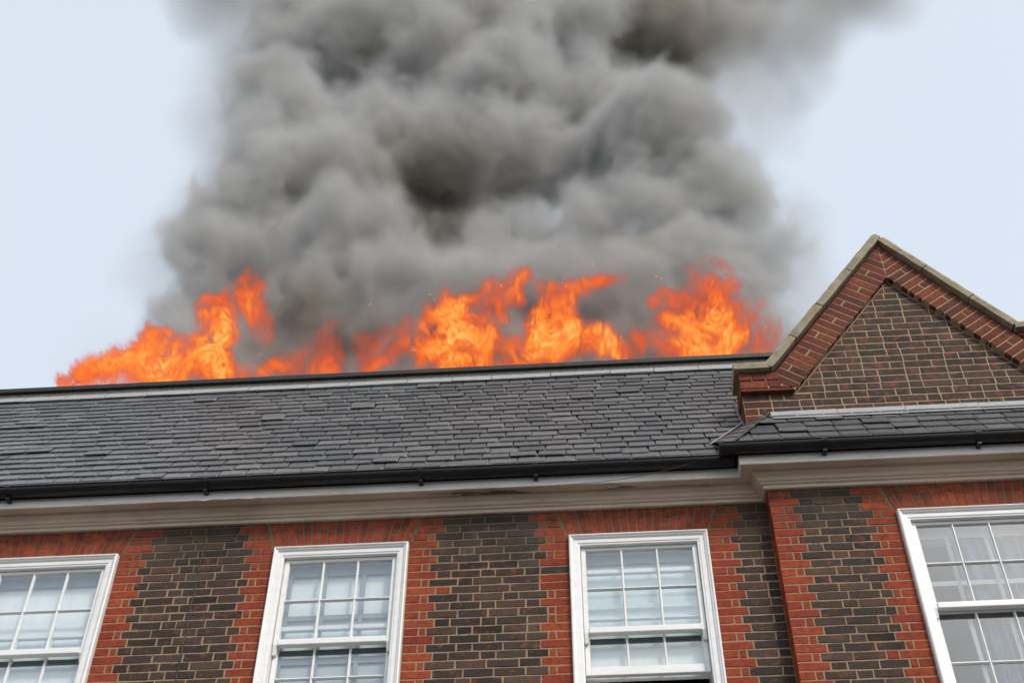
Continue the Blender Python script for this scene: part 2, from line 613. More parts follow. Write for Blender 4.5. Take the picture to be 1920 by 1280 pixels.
# brickwork beyond the picture's edges and lower down
NONE = set()
lay_pier(WIN[0][0] - 1.26, WIN[0][0] - G, ALT('s', 'hc'), ALT('hc', 's'), 0, range(0, 36), NONE, False, True)
lay_pier(WIN[3][1] + G, XB2, ALT('hc', 's'), ALT('s', 'hc'), -D_BAY, range(0, 36), NONE, True, False)
lay_pier(XB2 + .01, 8.2, ALT('s', 'hc'), ALT('s', 'hc'), 0, range(0, 36), NONE, False, False)
LOW = range(27, 36)
lay_pier(WIN[0][1] + G, WIN[1][0] - G, ALT('s', 'hc'), ALT('s', 'hc'), 0, LOW, NONE)
lay_pier(WIN[1][1] + G, WIN[2][0] - G, ALT('hc', 's'), ALT('s', 'hc'), 0, LOW, NONE)
lay_pier(WIN[2][1] + G, XB - .008, ALT('hc', 's'), lambda k: 'n', 0, LOW, NONE, True, False)
lay_pier(XB, WIN[3][0] - G, ALT('hc', 's'), ALT('s', 'hc'), -D_BAY, LOW, NONE, False, True)
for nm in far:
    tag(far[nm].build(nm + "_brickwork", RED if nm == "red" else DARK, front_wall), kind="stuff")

# ------------------------------------------------------------------ flat gauged arches over the windows
for wi, (x0, x1) in enumerate(WIN):
    wy = wall_y((x0 + x1) / 2)
    zb, zt = Z0 + .016, CORN_Z + .03
    n = 18
    jj = .0115
    for i in range(n):
        def edge(t, s):            # x at fraction s along the arch, t = 0 bottom .. 1 top
            a, b = x0 - SPLAY * t, x1 + SPLAY * t
            return a + (b - a) * s
        cuts = [0, 1] if i % 3 == 2 else ([0, .52, 1] if i % 3 == 0 else [0, .60, 1])
        for c0, c1 in zip(cuts, cuts[1:]):
            t0, t1 = c0 + (.012 if c0 > 0 else 0), c1 - (.012 if c1 < 1 else 0)
            zz0, zz1 = zb + (zt - zb) * t0, zb + (zt - zb) * t1
            s0, s1 = i / n, (i + 1) / n
            poly = [(edge(t0, s0) + jj / 2, zz0), (edge(t0, s1) - jj / 2, zz0), (edge(t1, s1) - jj / 2, zz1), (edge(t1, s0) + jj / 2, zz1)]
            b = MB(); b.rnd = RNG.random()
            slab(b, poly, wy - PROUD, wy + .02, RNG, .0012, .0035, .2)
            b.build("arch_brick", RED, front_wall)

# ------------------------------------------------------------------ sash windows
RAISE = [.19, .17, .59, .0]


def window(wi):
    x0, x1 = WIN[wi]
    wy = wall_y((x0 + x1) / 2)
    zt = Z0 + .010
    zs = SILL_Z + .06
    CW = .088
    # moulded casing: profile (inset from the outer edge, y)
    prof = [(0, .02), (0, -.030), (.004, -.046), (.012, -.050), (.018, -.047), (.022, -.038), (.030, -.036), (.036, -.029), (.040, -.022), (.072, -.020), (.076, -.014), (CW, -.012), (CW, .16)]
    m = MB()
    rows = []
    for o, y in prof:
        rows.append([(x0 + o, wy + y, zs), (x0 + o, wy + y, zt - o), (x1 - o, wy + y, zt - o), (x1 - o, wy + y, zs)])
    V = [p for r in rows for p in r]
    F = []
    for i in range(len(rows) - 1):
        for j in range(3):
            F.append((i * 4 + j, i * 4 + 4 + j, i * 4 + 5 + j, i * 4 + 1 + j))
    m.add(V, F)
    win = m.build("sash_window", FRAME, house)
    m = MB(); m.box(x0 - .05, x1 + .05, wy - .07, wy + .16, SILL_Z, SILL_Z + .06)
    m.build("sill", FRAME, win, bevel=.006)
    # sashes
    ix0, ix1 = x0 + CW, x1 - CW
    ztop = zt - CW

    def sash(name, za, zb, ya, rail_top, rail_bot, horns):
        th = .040
        st = .042
        m = MB()
        m.box(ix0 + .004, ix0 + st, ya, ya + th, zb, za)
        m.box(ix1 - st, ix1 - .004, ya, ya + th, zb, za)
        m.box(ix0 + st, ix1 - st, ya + .002, ya + th - .002, za - rail_top, za)
        m.box(ix0 + st, ix1 - st, ya - (.012 if horns else -.001), ya + th, zb, zb + rail_bot)
        if horns:
            for hx0, hx1 in ((ix0 + .004, ix0 + st - .006), (ix1 - st + .006, ix1 - .004)):
                m.add([(hx0, ya, zb), (hx1, ya, zb), (hx0, ya + .02, zb - .07), (hx1, ya + .02, zb - .07), (hx0, ya + th, zb), (hx1, ya + th, zb), (hx0, ya + th, zb - .07), (hx1, ya + th, zb - .07)],
                      [(0, 1, 3, 2), (2, 3, 7, 6), (0, 2, 6, 4), (1, 5, 7, 3), (4, 6, 7, 5)])
        s = m.build(name, FRAME, win, bevel=.004)
        gx0, gx1, gz0, gz1 = ix0 + st, ix1 - st, zb + rail_bot, za - rail_top
        bw = .020
        for i in (1, 2):
            x = gx0 + (gx1 - gx0) * i / 3
            b = MB(); b.add([(x - bw / 2, ya + th * .8, gz0), (x + bw / 2, ya + th * .8, gz0), (x + bw / 2, ya + th * .8, gz1), (x - bw / 2, ya + th * .8, gz1),
                             (x - bw / 2, ya + .020, gz0), (x + bw / 2, ya + .020, gz0), (x + bw / 2, ya + .020, gz1), (x - bw / 2, ya + .020, gz1),
                             (x - bw / 5, ya + .004, gz0), (x + bw / 5, ya + .004, gz0), (x + bw / 5, ya + .004, gz1), (x - bw / 5, ya + .004, gz1)],
                            [(0, 3, 2, 1), (0, 4, 7, 3), (1, 2, 6, 5), (4, 8, 11, 7), (5, 6, 10, 9), (8, 9, 10, 11)])
            b.build("glazing_bar", FRAME, win)
        zm = (gz0 + gz1) / 2
        for i in range(3):
            a, c = gx0 + (gx1 - gx0) * i / 3 + (bw / 2 if i else 0), gx0 + (gx1 - gx0) * (i + 1) / 3 - (bw / 2 if i < 2 else 0)
            b = MB(); b.add([(a, ya + th * .8, zm - bw / 2), (a, ya + .02, zm - bw / 2), (a, ya + .004, zm - bw / 5), (a, ya + .004, zm + bw / 5), (a, ya + .02, zm + bw / 2), (a, ya + th * .8, zm + bw / 2),
                             (c, ya + th * .8, zm - bw / 2), (c, ya + .02, zm - bw / 2), (c, ya + .004, zm - bw / 5), (c, ya + .004, zm + bw / 5), (c, ya + .02, zm + bw / 2), (c, ya + th * .8, zm + bw / 2)],
                            [(k, k + 1, k + 7, k + 6) for k in range(5)] + [(5, 0, 6, 11)])
            b.build("glazing_bar", FRAME, win)
            for za_, zb_ in ((gz0, zm - bw / 2), (zm + bw / 2, gz1)):
                p = MB(); p.box(a + .001, c - .001, ya + .021, ya + .024, zb_ if zb_ < za_ else za_, za_ if zb_ < za_ else zb_)
                o = p.build("pane", GLASS, win)
                o.rotation_euler = (0, 0, 0)

    up_bot = Z0 - .885
    sash("upper_sash", ztop - .002, up_bot, wy + .022, .030, .052, True)
    lo_top = Z0 - .895 + RAISE[wi] + .045
    sash("lower_sash", lo_top, lo_top - .955, wy + .068, .040, .072, False)
    # reveal lining, head and jambs inside
    m = MB()
    m.box(x0 + .01, x0 + CW + .002, wy + .16, wy + .34, zs, zt - .02); m.box(x1 - CW - .002, x1 - .01, wy + .16, wy + .34, zs, zt - .02)
    m.box(x0 + CW + .003, x1 - CW - .003, wy + .16, wy + .34, zt - CW, zt - .02)
    m.build("reveal_lining", FRAME, win)
    # inner secondary glazing frame seen through the panes
    m = MB()
    ya = wy + .112
    zi = ztop - .10
    bars = {0: ([], [.0]), 1: ([.05, .36, .70, .97], [.0, .40, .80]), 2: ([], [.0]), 3: ([.30, .62, .97], [.0, .42])}[wi]
    for f in bars[0]:
        x = ix0 + (ix1 - ix0) * f
        m.box(x - .016, x + .016, ya, ya + .012, zs, zi)
    for f in bars[1]:
        z = zi - f
        m.box(ix0, ix1, ya + .001, ya + .011, z - (.02 if f else .0), z + (.02 if f else .10))
    m.build("secondary_frame", INNER, win)
    if wi == 2:
        m = MB(); m.box(ix0, ix1, ya + .001, ya + .011, Z0 - .60, Z0 - .57)
        m.build("secondary_rail", FRAME, win)
    m = MB(); m.box(ix0 + .046, ix1 - .046, wy + .096, wy + .099, up_bot - .050, up_bot + .002)  # dark strip added in place of the meeting rail's shade on the lower panes
    m.build("rail_shade_strip", DECK, win)
    # cloth behind the glass
    m = MB()
    yb = wy + .145
    zb = {2: Z0 - 1.22}.get(wi, zs)
    N = 60
    amp = .018 if wi == 3 else .0008
    top = ztop
    xs = [ix0 + (ix1 - ix0) * i / N for i in range(N + 1)]
    ys = [yb + amp * (math.sin(x * 43) + .6 * math.sin(x * 71 + 1) + .4 * math.sin(x * 117 + 2)) for x in xs]
    if wi == 3:
        xs = [ix0 + (ix1 - ix0) * (.34 + .66 * i / N) for i in range(N + 1)]
    m.add([(x, y, top) for x, y in zip(xs, ys)] + [(x, y + .01, zb) for x, y in zip(xs, ys)],
          [(i, i + N + 1, i + N + 2, i + 1) for i in range(N)])
    if wi == 1:
        m2 = MB(); m2.box(ix0, ix1, yb - .012, yb - .010, zb, Z0 - .93); m2.build("lower_blind", LOWER, win)
    m.build("net_curtain" if wi == 3 else "blind", NET if wi == 3 else (BLINDW if wi == 0 else BLIND), win, smooth=True)
    # room behind
    m = MB()
    a, c = x0 - .1, x1 + .1
    y0_, y1_ = wy + .345, wy + 3.0
    zf, zc_ = SILL_Z - .5, zt + .25
    m.add([(a, y0_, zf), (c, y0_, zf), (c, y1_, zf), (a, y1_, zf), (a, y0_, zc_), (c, y0_, zc_), (c, y1_, zc_), (a, y1_, zc_)],
          [(0, 1, 2, 3), (4, 7, 6, 5), (1, 5, 6, 2), (3, 2, 6, 7), (0, 3, 7, 4)])
    m.build("room", ROOM, win)


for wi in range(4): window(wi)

# ------------------------------------------------------------------ cornice


def plan(off, xa=-6.5, xz=9.0):
    return [(xa, -off), (XB - off, -off), (XB - off, -D_BAY - off), (XB2 + off, -D_BAY - off), (XB2 + off, -off), (xz, -off)]


c = CORN_Z
m = MB()
extrude_path(m, plan, [(.0, c), (.030, c), (.034, c + .006), (.036, c + .028), (.050, c + .032), (.056, c + .038), (.058, c + .046),
                       (.070, c + .050), (.078, c + .060), (.082, c + .072), (.092, c + .082), (.104, c + .088), (.112, c + .094), (.114, c + .104), (.118, c + .1175), (.0, c + .1175)])
cornice = m.build("cornice", CORNICE, house)
m = MB()
extrude_path(m, plan, [(.0, c + .120), (.196, c + .120), (.196, c + .138), (.0, c + .138)], True)
m.build("soffit_board", SOFFIT, cornice)
m = MB()
extrude_path(m, plan, [(.198, c + .110), (.214, c + .106), (.216, c + .112), (.216, c + .196), (.198, c + .198)], True)
m.build("fascia_board", PAINT, cornice)
m = MB()
extrude_path(m, plan, [(.0, c + .199), (.20, c + .199), (.20, c + .215), (.0, c + .215)], True)
m.build("eaves_board", DECK, cornice)
# butt joint in the boards and flaking strip of fascia paint
m = MB()
fl = [(-1.72 + i * .055, RNG.uniform(.004, .022)) for i in range(11)]
m.add([(x, -.2165, c + .112) for x, d in fl] + [(x, -.222 - d * .4, c + .108 - d) for x, d in fl], [(i, i + 11, i + 12, i + 1) for i in range(10)])
m.build("paint_flake", PAINT, cornice)

# ------------------------------------------------------------------ gutters
GZ = Z0 + .515


def gutter(name, x0, x1, yc, brackets, cap):
    r, t = .060, .004
    m = MB()
    pts = []
    for i in range(13):
        a = math.pi + math.pi * i / 12
        pts.append((yc + r * math.cos(a), GZ - .062 + .062 + r * math.sin(a)))
    inner = [(yc + (p[0] - yc) * (r - t) / r, GZ + (p[1] - GZ) * (r - t) / r) for p in pts]
    ring = pts + inner[::-1]
    n = len(ring)
    V = [(x0, y, z) for y, z in ring] + [(x1, y, z) for y, z in ring]
    F = [(i, (i + 1) % n, n + (i + 1) % n, n + i) for i in range(n)]
    m.add(V, F)
    # rolled front lip
    lip = [(yc - r + .006 * math.cos(a) - .002, GZ + .006 * math.sin(a)) for a in [k * math.pi / 4 for k in range(8)]]
    m.add([(x0, y, z) for y, z in lip] + [(x1, y, z) for y, z in lip], [(i, (i + 1) % 8, 8 + (i + 1) % 8, 8 + i) for i in range(8)])
    gt = m.build(name, BLACK, house, smooth=True)
    if cap:
        b = MB()
        b.add([(x0 - .002, y, z) for y, z in pts] + [(x0 - .002, yc, GZ)], [tuple(range(13))])
        b.add([(x0 - .006, yc + (y - yc) * 1.08, GZ + (z - GZ) * 1.08) for y, z in pts] + [(x0 + .03, yc + (y - yc) * 1.08, GZ + (z - GZ) * 1.08) for y, z in pts],
              [(i, i + 1, 14 + i, 13 + i) for i in range(12)])
        b.build("end_cap", BLACK, gt)
    for bx, big in brackets:
        b = MB()
        R2 = r * 1.10
        hw = .022 if big else .012
        o = [(yc + R2 * math.cos(math.pi + math.pi * i / 12), GZ + .004 + R2 * math.sin(math.pi + math.pi * i / 12)) for i in range(13)]
        i_ = [(yc + r * 1.005 * math.cos(math.pi + math.pi * i / 12), GZ + .004 + r * 1.005 * math.sin(math.pi + math.pi * i / 12)) for i in range(13)]
        rg = o + i_[::-1]
        n2 = len(rg)
        b.add([(bx - hw, y, z) for y, z in rg] + [(bx + hw, y, z) for y, z in rg],
              [(i, (i + 1) % n2, n2 + (i + 1) % n2, n2 + i) for i in range(n2)] + [tuple(range(n2)), tuple(range(2 * n2 - 1, n2 - 1, -1))])
        if big:
            b.box(bx - .016, bx + .016, yc - .01, yc + .085, GZ - .085, GZ - .064)
        b.build("bracket", BLACK, gt)


gutter("gutter", -6.5, 2.62, -.276, [(-3.30, True), (-2.28, False), (-1.66, True), (-1.30, False), (-.70, False), (.10, True), (1.03, True), (1.80, False)], False)
gutter("gutter", 2.50, 6.3, -.276 - D_BAY, [(3.32, True), (4.52, True), (5.6, True)], True)

# ------------------------------------------------------------------ slate roof
SL = math.radians(60)
CS, SN = math.cos(SL), math.sin(SL)
EY, EZ = -.262, Z0 + .545              # lower edge of the main slope


def on_roof(x, s, up, ey=EY):
    """x along the eaves, s up the slope, up = out of the roof"""
    return (x, ey + s * CS - up * SN, EZ + s * SN + up * CS)


ROOF_L = 2.80
m = MB()
V = [on_roof(-6.6, -.02, -.010), on_roof(9.2, -.02, -.010), on_roof(9.2, ROOF_L + .15, -.010), on_roof(-6.6, ROOF_L + .15, -.010)]
V += [(x, y + .06, z - .04) for x, y, z in V]
m.add(V, [(0, 1, 2, 3), (4, 7, 6, 5), (0, 4, 5, 1), (1, 5, 6, 2), (2, 6, 7, 3), (3, 7, 4, 0)])
roof = m.build("roof", DECK, house)

SLATES = []
for vi in range(8):
    b = MB()
    w, t = .2255, .0115
    ln = 1.0
    j = lambda a: RNG.uniform(-a, a)
    cl, cr = RNG.choice((0, 0, .012, .03)), RNG.choice((0, 0, .010, .025))
    low = [(-w / 2 + j(.002), cl * .5 + j(.002)), (-w / 2 + cl, j(.002)), (-w / 6, j(.003)), (w / 6, j(.003)), (w / 2 - cr, j(.002)), (w / 2 + j(.002), cr * .5 + j(.002))]
    topp = [(w / 2 - .001, .34), (-w / 2 + .001, .34)]
    out = low + topp
    n = len(out)
    e = .0035
    up_ = [(x * (1 - 2 * e / w), y + (e if y < .2 else 0)) for x, y in out]
    Vv = [(x, y, t) for x, y in up_] + [(x, y, t * .55) for x, y in out] + [(x, y, 0) for x, y in out]
    Ff = [tuple(range(n))] + [(a + i, a + n + i, a + n + (i + 1) % n, a + (i + 1) % n) for a in (0, n) for i in range(n)]
    b.add(Vv, Ff)
    SLATES.append((b, b.mesh("slate", SLATE)))

# courses: gauge shrinking gently towards the top
gauges = [.070] + [.150 - .024 * i / 19 for i in range(20)]
slate_jobs = []


def visible_size(p):
    d = Vector(p) - CAM_POS
    zc = d.dot(_f)
    u = 960 + FPX * d.dot(_r2) / zc
    v = 640 - FPX * d.dot(_u2) / zc
    return u, v, zc


def slate_field(x0, x1, n_rows, ey, skip=None, s0=0.0):
    s = s0
    for k in range(n_rows):
        gk = gauges[k + 1] if k else gauges[0]
        x = x0 + (k % 2) * .116 + RNG.uniform(-.01, .01)
        while x < x1:
            w = .232 * RNG.uniform(.975, 1.02)
            if RNG.random() < .04: w *= RNG.choice((.55, 1.18))
            if not (skip and skip(x, s, w)):
                slip = RNG.uniform(-.007, .007)
                lift = RNG.uniform(0, .003)
                rot = RNG.uniform(-.018, .018)
                q_ = RNG.random()
                if q_ < .06: slip -= RNG.uniform(.012, .035); rot *= 3
                elif q_ < .10: lift += .008; rot *= 4
                slate_jobs.append((x + w / 2, s + slip, w, lift, rot, ey, RNG.randrange(8), RNG.random()))
            x += w
        s += gk


XG0 = 2.80                             # left side of the gable
# the bay roof stands D_BAY in front of the main one; main slates stop where it begins


def skip_main(x, s, w):
    return x > 2.60 + max(0, (s - .25)) * .40 and x > 2.46 and s < 1.15 or (x > 2.92 and s < 2.2)


slate_field(-5.2, 4.6, 20, EY, skip_main)
slate_field(2.66, 6.1, 7, EY - D_BAY, lambda x, s, w: x < 2.60 + s * .56)


def slate_matrix(job):
    x, s, w, lift, rot, ey, vi, r = job
    tilt = .098                        # the tail lies on the course below
    o = Vector(on_roof(x, s, .012 + lift, ey))
    ax = Vector((1, 0, 0))
    up_s = Vector((0, CS, SN)); nrm = Vector((0, -SN, CS))
    ay = (up_s - nrm * (tilt + lift * 2)).normalized()
    az = ax.cross(ay)
    Mx = Matrix((ax, ay, az)).transposed().to_4x4()
    Mx = Matrix.Translation(o) @ Mx @ Matrix.Rotation(rot, 4, 'Z') @ Matrix.Diagonal((w / .232, 1, 1, 1))
    return Mx


def job_rank(job):
    p = on_roof(job[0], job[1] + .06, .01, job[5])
    u, v, zc = visible_size(p)
    inside = -20 < u < 1940 and v < 1300
    return (0 if inside else 1, job[1] - (.3 if job[5] < EY else 0) + abs(u - 960) * 1e-5)


slate_jobs.sort(key=job_rank)
rest = MB()
for i, job in enumerate(slate_jobs):
    Mx = slate_matrix(job)
    b, me = SLATES[job[6]]
    if i < 300:
        o = link("slate", me, roof)
        o.matrix_local = Mx
    else:
        rest.rnd = job[7]
        rest.add([Mx @ Vector(v) for v in b.v], b.f)
tag(rest.build("slate_courses", SLATE, roof), kind="stuff")

# bay roof deck and its small hipped end
m = MB()
e2 = EY - D_BAY
V = [on_roof(2.52, -.02, -.012, e2), on_roof(6.2, -.02, -.012, e2), on_roof(6.2, .95, -.012, e2), on_roof(3.05, .95, -.012, e2)]
V += [(x, y + D_BAY + .05, z - .03) for x, y, z in V]
m.add(V, [(0, 1, 2, 3), (4, 7, 6, 5), (0, 4, 5, 1), (1, 5, 6, 2), (2, 6, 7, 3), (3, 7, 4, 0)])
bay_roof = m.build("bay_roof", DECK, house)
K = 7
for i in range(K):
    t0, t1 = i / K, (i + 1) / K + .10
    def hip(t): return Vector(on_roof(2.60 + t * .46, -.03 + t * .86, .030, e2))
    def val(t): return Vector(on_roof(2.50 + t * .36, .34 + t * .56, .020, EY))
    A, B, C_, D_ = val(t0), hip(t0), hip(t1), val(t1)
    nrm = (B - A).cross(D_ - A).normalized()
    lift = nrm * .010
    b = MB()
    mid = (A + B) / 2 + nrm * .012 - (C_ - B) * .06
    mid2 = (C_ + D_) / 2 + nrm * .006
    top_ = [A + lift, mid + lift, B + lift * 1.4, C_, mid2, D_]
    b.rnd = RNG.random()
    b.add([tuple(p) for p in top_] + [tuple(p - nrm * .011) for p in top_],
          [(0, 1, 4, 5), (1, 2, 3, 4), (6, 7, 1, 0), (7, 8, 2, 1), (8, 9, 3, 2), (11, 6, 0, 5)])
    b.build("hip_slate", SLATE, bay_roof)
# valley lead between hipped end and main slope
m = MB()
pts = [Vector(on_roof(2.475 + t * .37, .30 + t * .62, .022, EY)) for t in [i / 8 for i in range(9)]]
m.add([tuple(p + Vector((-.022, 0, 0))) for p in pts] + [tuple(p + Vector((.020, -.012, 0.010))) for p in pts], [(i, 9 + i, 10 + i, i + 1) for i in range(8)])
m.build("valley_lead", LEAD, bay_roof)

# top edge of the slope: lead pieces, cement kerb, black metal edge, flat roof behind
x = -6.4
while x < 4.6:
    w = RNG.choice((.40, .42, .45, .60, .44, .46))
    b = MB()
    r1, r2 = RNG.uniform(0, .006), RNG.uniform(0, .006)
    s0, s1 = ROOF_L - .070 + RNG.uniform(-.008, .008), ROOF_L + .135
    V = [on_roof(x + .004, s0, .030 + r1), on_roof(x + w - .004, s0 + RNG.uniform(-.008, .008), .030 + r2), on_roof(x + w - .004, s1, .022), on_roof(x + .004, s1, .022)]
    V += [on_roof(x + .004, s0, .018), on_roof(x + w - .004, s0, .018), on_roof(x + w - .004, s1, .006), on_roof(x + .004, s1, .006)]
    b.add(V, [(0, 1, 2, 3), (4, 5, 1, 0), (5, 6, 2, 1), (7, 4, 0, 3)])
    b.rnd = RNG.random()
    b.build("lead_flashing", LEAD, roof)
    x += w
ty, tz = on_roof(0, ROOF_L + .12, .02)[1:]
m = MB(); m.box(-6.6, 4.9, ty - .012, ty + .2, tz - .10, tz + .036); m.build("cement_kerb", KERB, roof)
m = MB(); m.box(-6.6, 4.9, ty - .045, ty + .24, tz + .038, tz + .100); m.build("roof_edge", TRIM, roof, bevel=.006)
m = MB(); m.box(-6.6, 9.2, ty + .25, 10.0, tz - .12, tz + .03); m.build("flat_roof", FELT, roof)
TOPZ = tz + .100

# ------------------------------------------------------------------ gable over the bay
YG = -.06
GZ0 = Z0 + 1.13                        # where it leaves the bay roof
APX = 4.309
# outer slopes of the brick (under the coping) and inner line of the verge band
def slope_line(xa, za, xb, zb):        # half plane below the line: nx*x + nz*z <= c
    dx, dz = xb - xa, zb - za
    L = math.hypot(dx, dz)
    nx, nz = -dz / L, dx / L
    if nz < 0: nx, nz = -nx, -nz
    return nx, nz, nx * xa + nz * za


OUT_L = slope_line(3.115, Z0 + 1.647, APX, Z0 + 3.282)
OUT_R = slope_line(APX, Z0 + 3.282, 5.503, Z0 + 1.647)
IN_L = slope_line(3.257, Z0 + 1.423, APX, Z0 + 2.823)
IN_R = slope_line(APX, Z0 + 2.823, 5.361, Z0 + 1.423)
XL, XR = 2.81, 2 * APX - 2.81
KN_Z = Z0 + 1.420                      # underside of the corbelled kneeler band
KT_Z = Z0 + 1.640                      # its top
m = MB()
SH_X, SH_Z = 5.250, Z0 + 2.000         # raised shoulder on the other side
core = [(XL, Z0 + .75), (XR, Z0 + .75), (XR, SH_Z), (5.245, SH_Z), (APX, Z0 + 3.282), (3.11, KT_Z), (XL, KT_Z)]
n = len(core)
m.add([(x, YG, z) for x, z in core] + [(x, YG + 1.4, z) for x, z in core], [tuple(range(n)), tuple(range(2 * n - 1, n - 1, -1))] + [(i, n + i, n + (i + 1) % n, (i + 1) % n) for i in range(n)])
GMORTAR = mat_simple("gable_mortar", (.40, .31, .20), .95, .1, (.28, .21, .135), 25, .5)
gable = m.build("gable", GMORTAR, house)
GR, GM, GJ = .0812, .2400, .0100
gs, gh = GM - GJ, GM / 2 - GJ
k = 0
z = GZ0 - .10
while z < Z0 + 2.80:
    z1 = z + GR - GJ
    x = XL + .002
    first = True
    seq = k % 2
    while x < XR:
        low_row = z1 < KN_Z
        w = (gh if seq else gs) * RNG.uniform(.97, 1.03)
        if RNG.random() < .2: w = gs
        red = False
        if low_row and first: w, red = (gs if k % 2 else gh), True
        seq = 1 - seq
        off = None
        poly = [(x, z), (min(x + w, XR), z), (min(x + w, XR), z1), (x, z1)]
        if low_row is False and z < KN_Z and z1 >= KN_Z:
            low_cut = [p for p in clip([(x, z), (min(x + w, XR), z), (min(x + w, XR), z1), (x, z1)], 0, 1, KN_Z - .004)]
            if x < 3.25 or x > 5.36: poly = low_cut
            off = None
        elif not low_row:
            off = .012
        if off is not None and not low_row:
            poly = clip(poly, IN_L[0], IN_L[1], IN_L[2] - off)
            if len(poly) > 2: poly = clip(poly, IN_R[0], IN_R[1], IN_R[2] - off)
        if len(poly) > 2 and abs(area(poly)) > .0006:
            b = MB(); b.rnd = RNG.random()
            slab(b, poly, YG - PROUD, YG + (.3 if first and low_row else .02), RNG, .0022, .005)
            b.build("gable_brick", GABLE_RED if red or (low_row and first) else GABLE_DARK, gable)
        x += w + GJ
        first = False
    z += GR
    k += 1
# returns of the low rows on the left side show as brick ends
z = GZ0 - .10
k = 0
while z < KT_Z - .05:
    yy = YG + .012
    seq = k % 2
    while yy < YG + 1.1:
        w = gs if seq else gh
        b = MB(); b.rnd = RNG.random()
        b.box(XL - PROUD, XL + .01, yy, yy + w, z, z + GR - GJ)
        b.build("return_brick", GABLE_RED, gable, bevel=.003)
        yy += w + GJ
        seq = 1 - seq
    z += GR
    k += 1
# corbelled verge band: bricks laid square to the slope
BP = .052                              # how far the band stands forward
for sgn in (-1, 1):
    P0 = Vector((3.185 - .06, Z0 + 1.535 - .08))
    P1 = Vector((APX, Z0 + 3.052))
    if sgn > 0:
        P0.x, P1.x = 2 * APX - P0.x, APX
    d = (P1 - P0); L = d.length; d.normalize()
    nn = Vector((-d.y, d.x)) if sgn < 0 else Vector((d.y, -d.x))
    if nn.y < 0: nn = -nn
    Wd = .215
    s = -.02
    i = 0
    ol, il = (OUT_L, IN_L) if sgn < 0 else (OUT_R, IN_R)
    while s < L + .4:
        a0, a1 = s, s + .0690
        cuts = [(-Wd, Wd)] if i % 3 else [(-Wd, -.012 + .04 * (i % 2)), (.004 + .04 * (i % 2), Wd)]
        for c0, c1 in cuts:
            poly = []
            for aa, cc in ((a0, c0), (a1, c0), (a1, c1), (a0, c1)):
                p = P0 + d * aa + nn * cc
                poly.append((p.x, p.y))
            poly = clip(poly, ol[0], ol[1], ol[2] - .002)
            if len(poly) > 2: poly = clip(poly, -il[0], -il[1], -il[2])
            if len(poly) > 2: poly = clip(poly, sgn * -1, 0, sgn * -1 * APX - .004)
            if len(poly) > 2: poly = clip(poly, 0, -1, -(KN_Z + .032))
            if len(poly) > 2 and abs(area(poly)) > .0009:
                b = MB(); b.rnd = RNG.random()
                slab(b, poly, YG - BP - PROUD, YG - .002, RNG, .0018, .003, .14)
                b.build("verge_brick", GABLE_RED, gable)
        s += .0830
        i += 1
# brick shoulder filling the corner beyond the band
z = KN_Z + .04
k = 0
while z < SH_Z - .03:
    x = 5.20 - (k % 2) * .12
    while x < XR:
        poly = clip([(x, z), (min(x + gs, XR), z), (min(x + gs, XR), min(z + GR - GJ, SH_Z)), (x, min(z + GR - GJ, SH_Z))], -OUT_R[0], -OUT_R[1], -OUT_R[2] - .012)
        if len(poly) > 2 and abs(area(poly)) > .0009:
            b = MB(); b.rnd = RNG.random()
            slab(b, poly, YG - BP - PROUD, YG - .002, RNG, .0018, .003)
            b.build("shoulder_brick", GABLE_RED, gable)
        x += GM
    z += GR
    k += 1
# mortar bed of the band, a little behind its bricks
m = MB()
for A, B, C_, D_ in (((3.257, Z0 + 1.423), (APX, Z0 + 2.823), (APX, Z0 + 3.270), (3.12, Z0 + 1.64)), ((5.361, Z0 + 1.423), (5.498, Z0 + 1.64), (APX, Z0 + 3.270), (APX, Z0 + 2.823))):
    q4 = [A, B, C_, D_]
    if area(q4) < 0: q4 = q4[::-1]
    m.add([(x, YG - BP, z) for x, z in q4] + [(x, YG - .003, z) for x, z in q4], [(0, 1, 2, 3), (0, 4, 5, 1), (1, 5, 6, 2), (2, 6, 7, 3), (3, 7, 4, 0)])
m.build("verge_bed", GMORTAR, gable)
# kneelers: three corbelled courses carrying the foot of the coping
for sgn in (-1,):
    fx = lambda v: v
    for zi, (za, zb, widths) in enumerate(((KN_Z, KN_Z + .030, [.44]), (KN_Z + .036, KN_Z + .120, [.235, .10]), (KN_Z + .128, KN_Z + .212, [.105, .105, .10]))):
        x = XL - .012
        for w in widths:
            b = MB(); b.rnd = RNG.random()
            xa, xb = sorted((fx(x), fx(x + w)))
            slab(b, [(xa, za), (xb, za), (xb, zb), (xa, zb)], YG - BP - PROUD - .004 * zi, YG + .24, RNG, .0015, .004)
            b.build("kneeler_brick", GABLE_RED, gable)
            x += w + .012
m = MB(); m.box(XL - .008, XL + .40, YG - BP + .001, YG + .2, KN_Z + .012, KN_Z + .205); m.build("kneeler_bed", GMORTAR, gable)
# coping stones
CT, CWF, CWB = .085, .115, .22


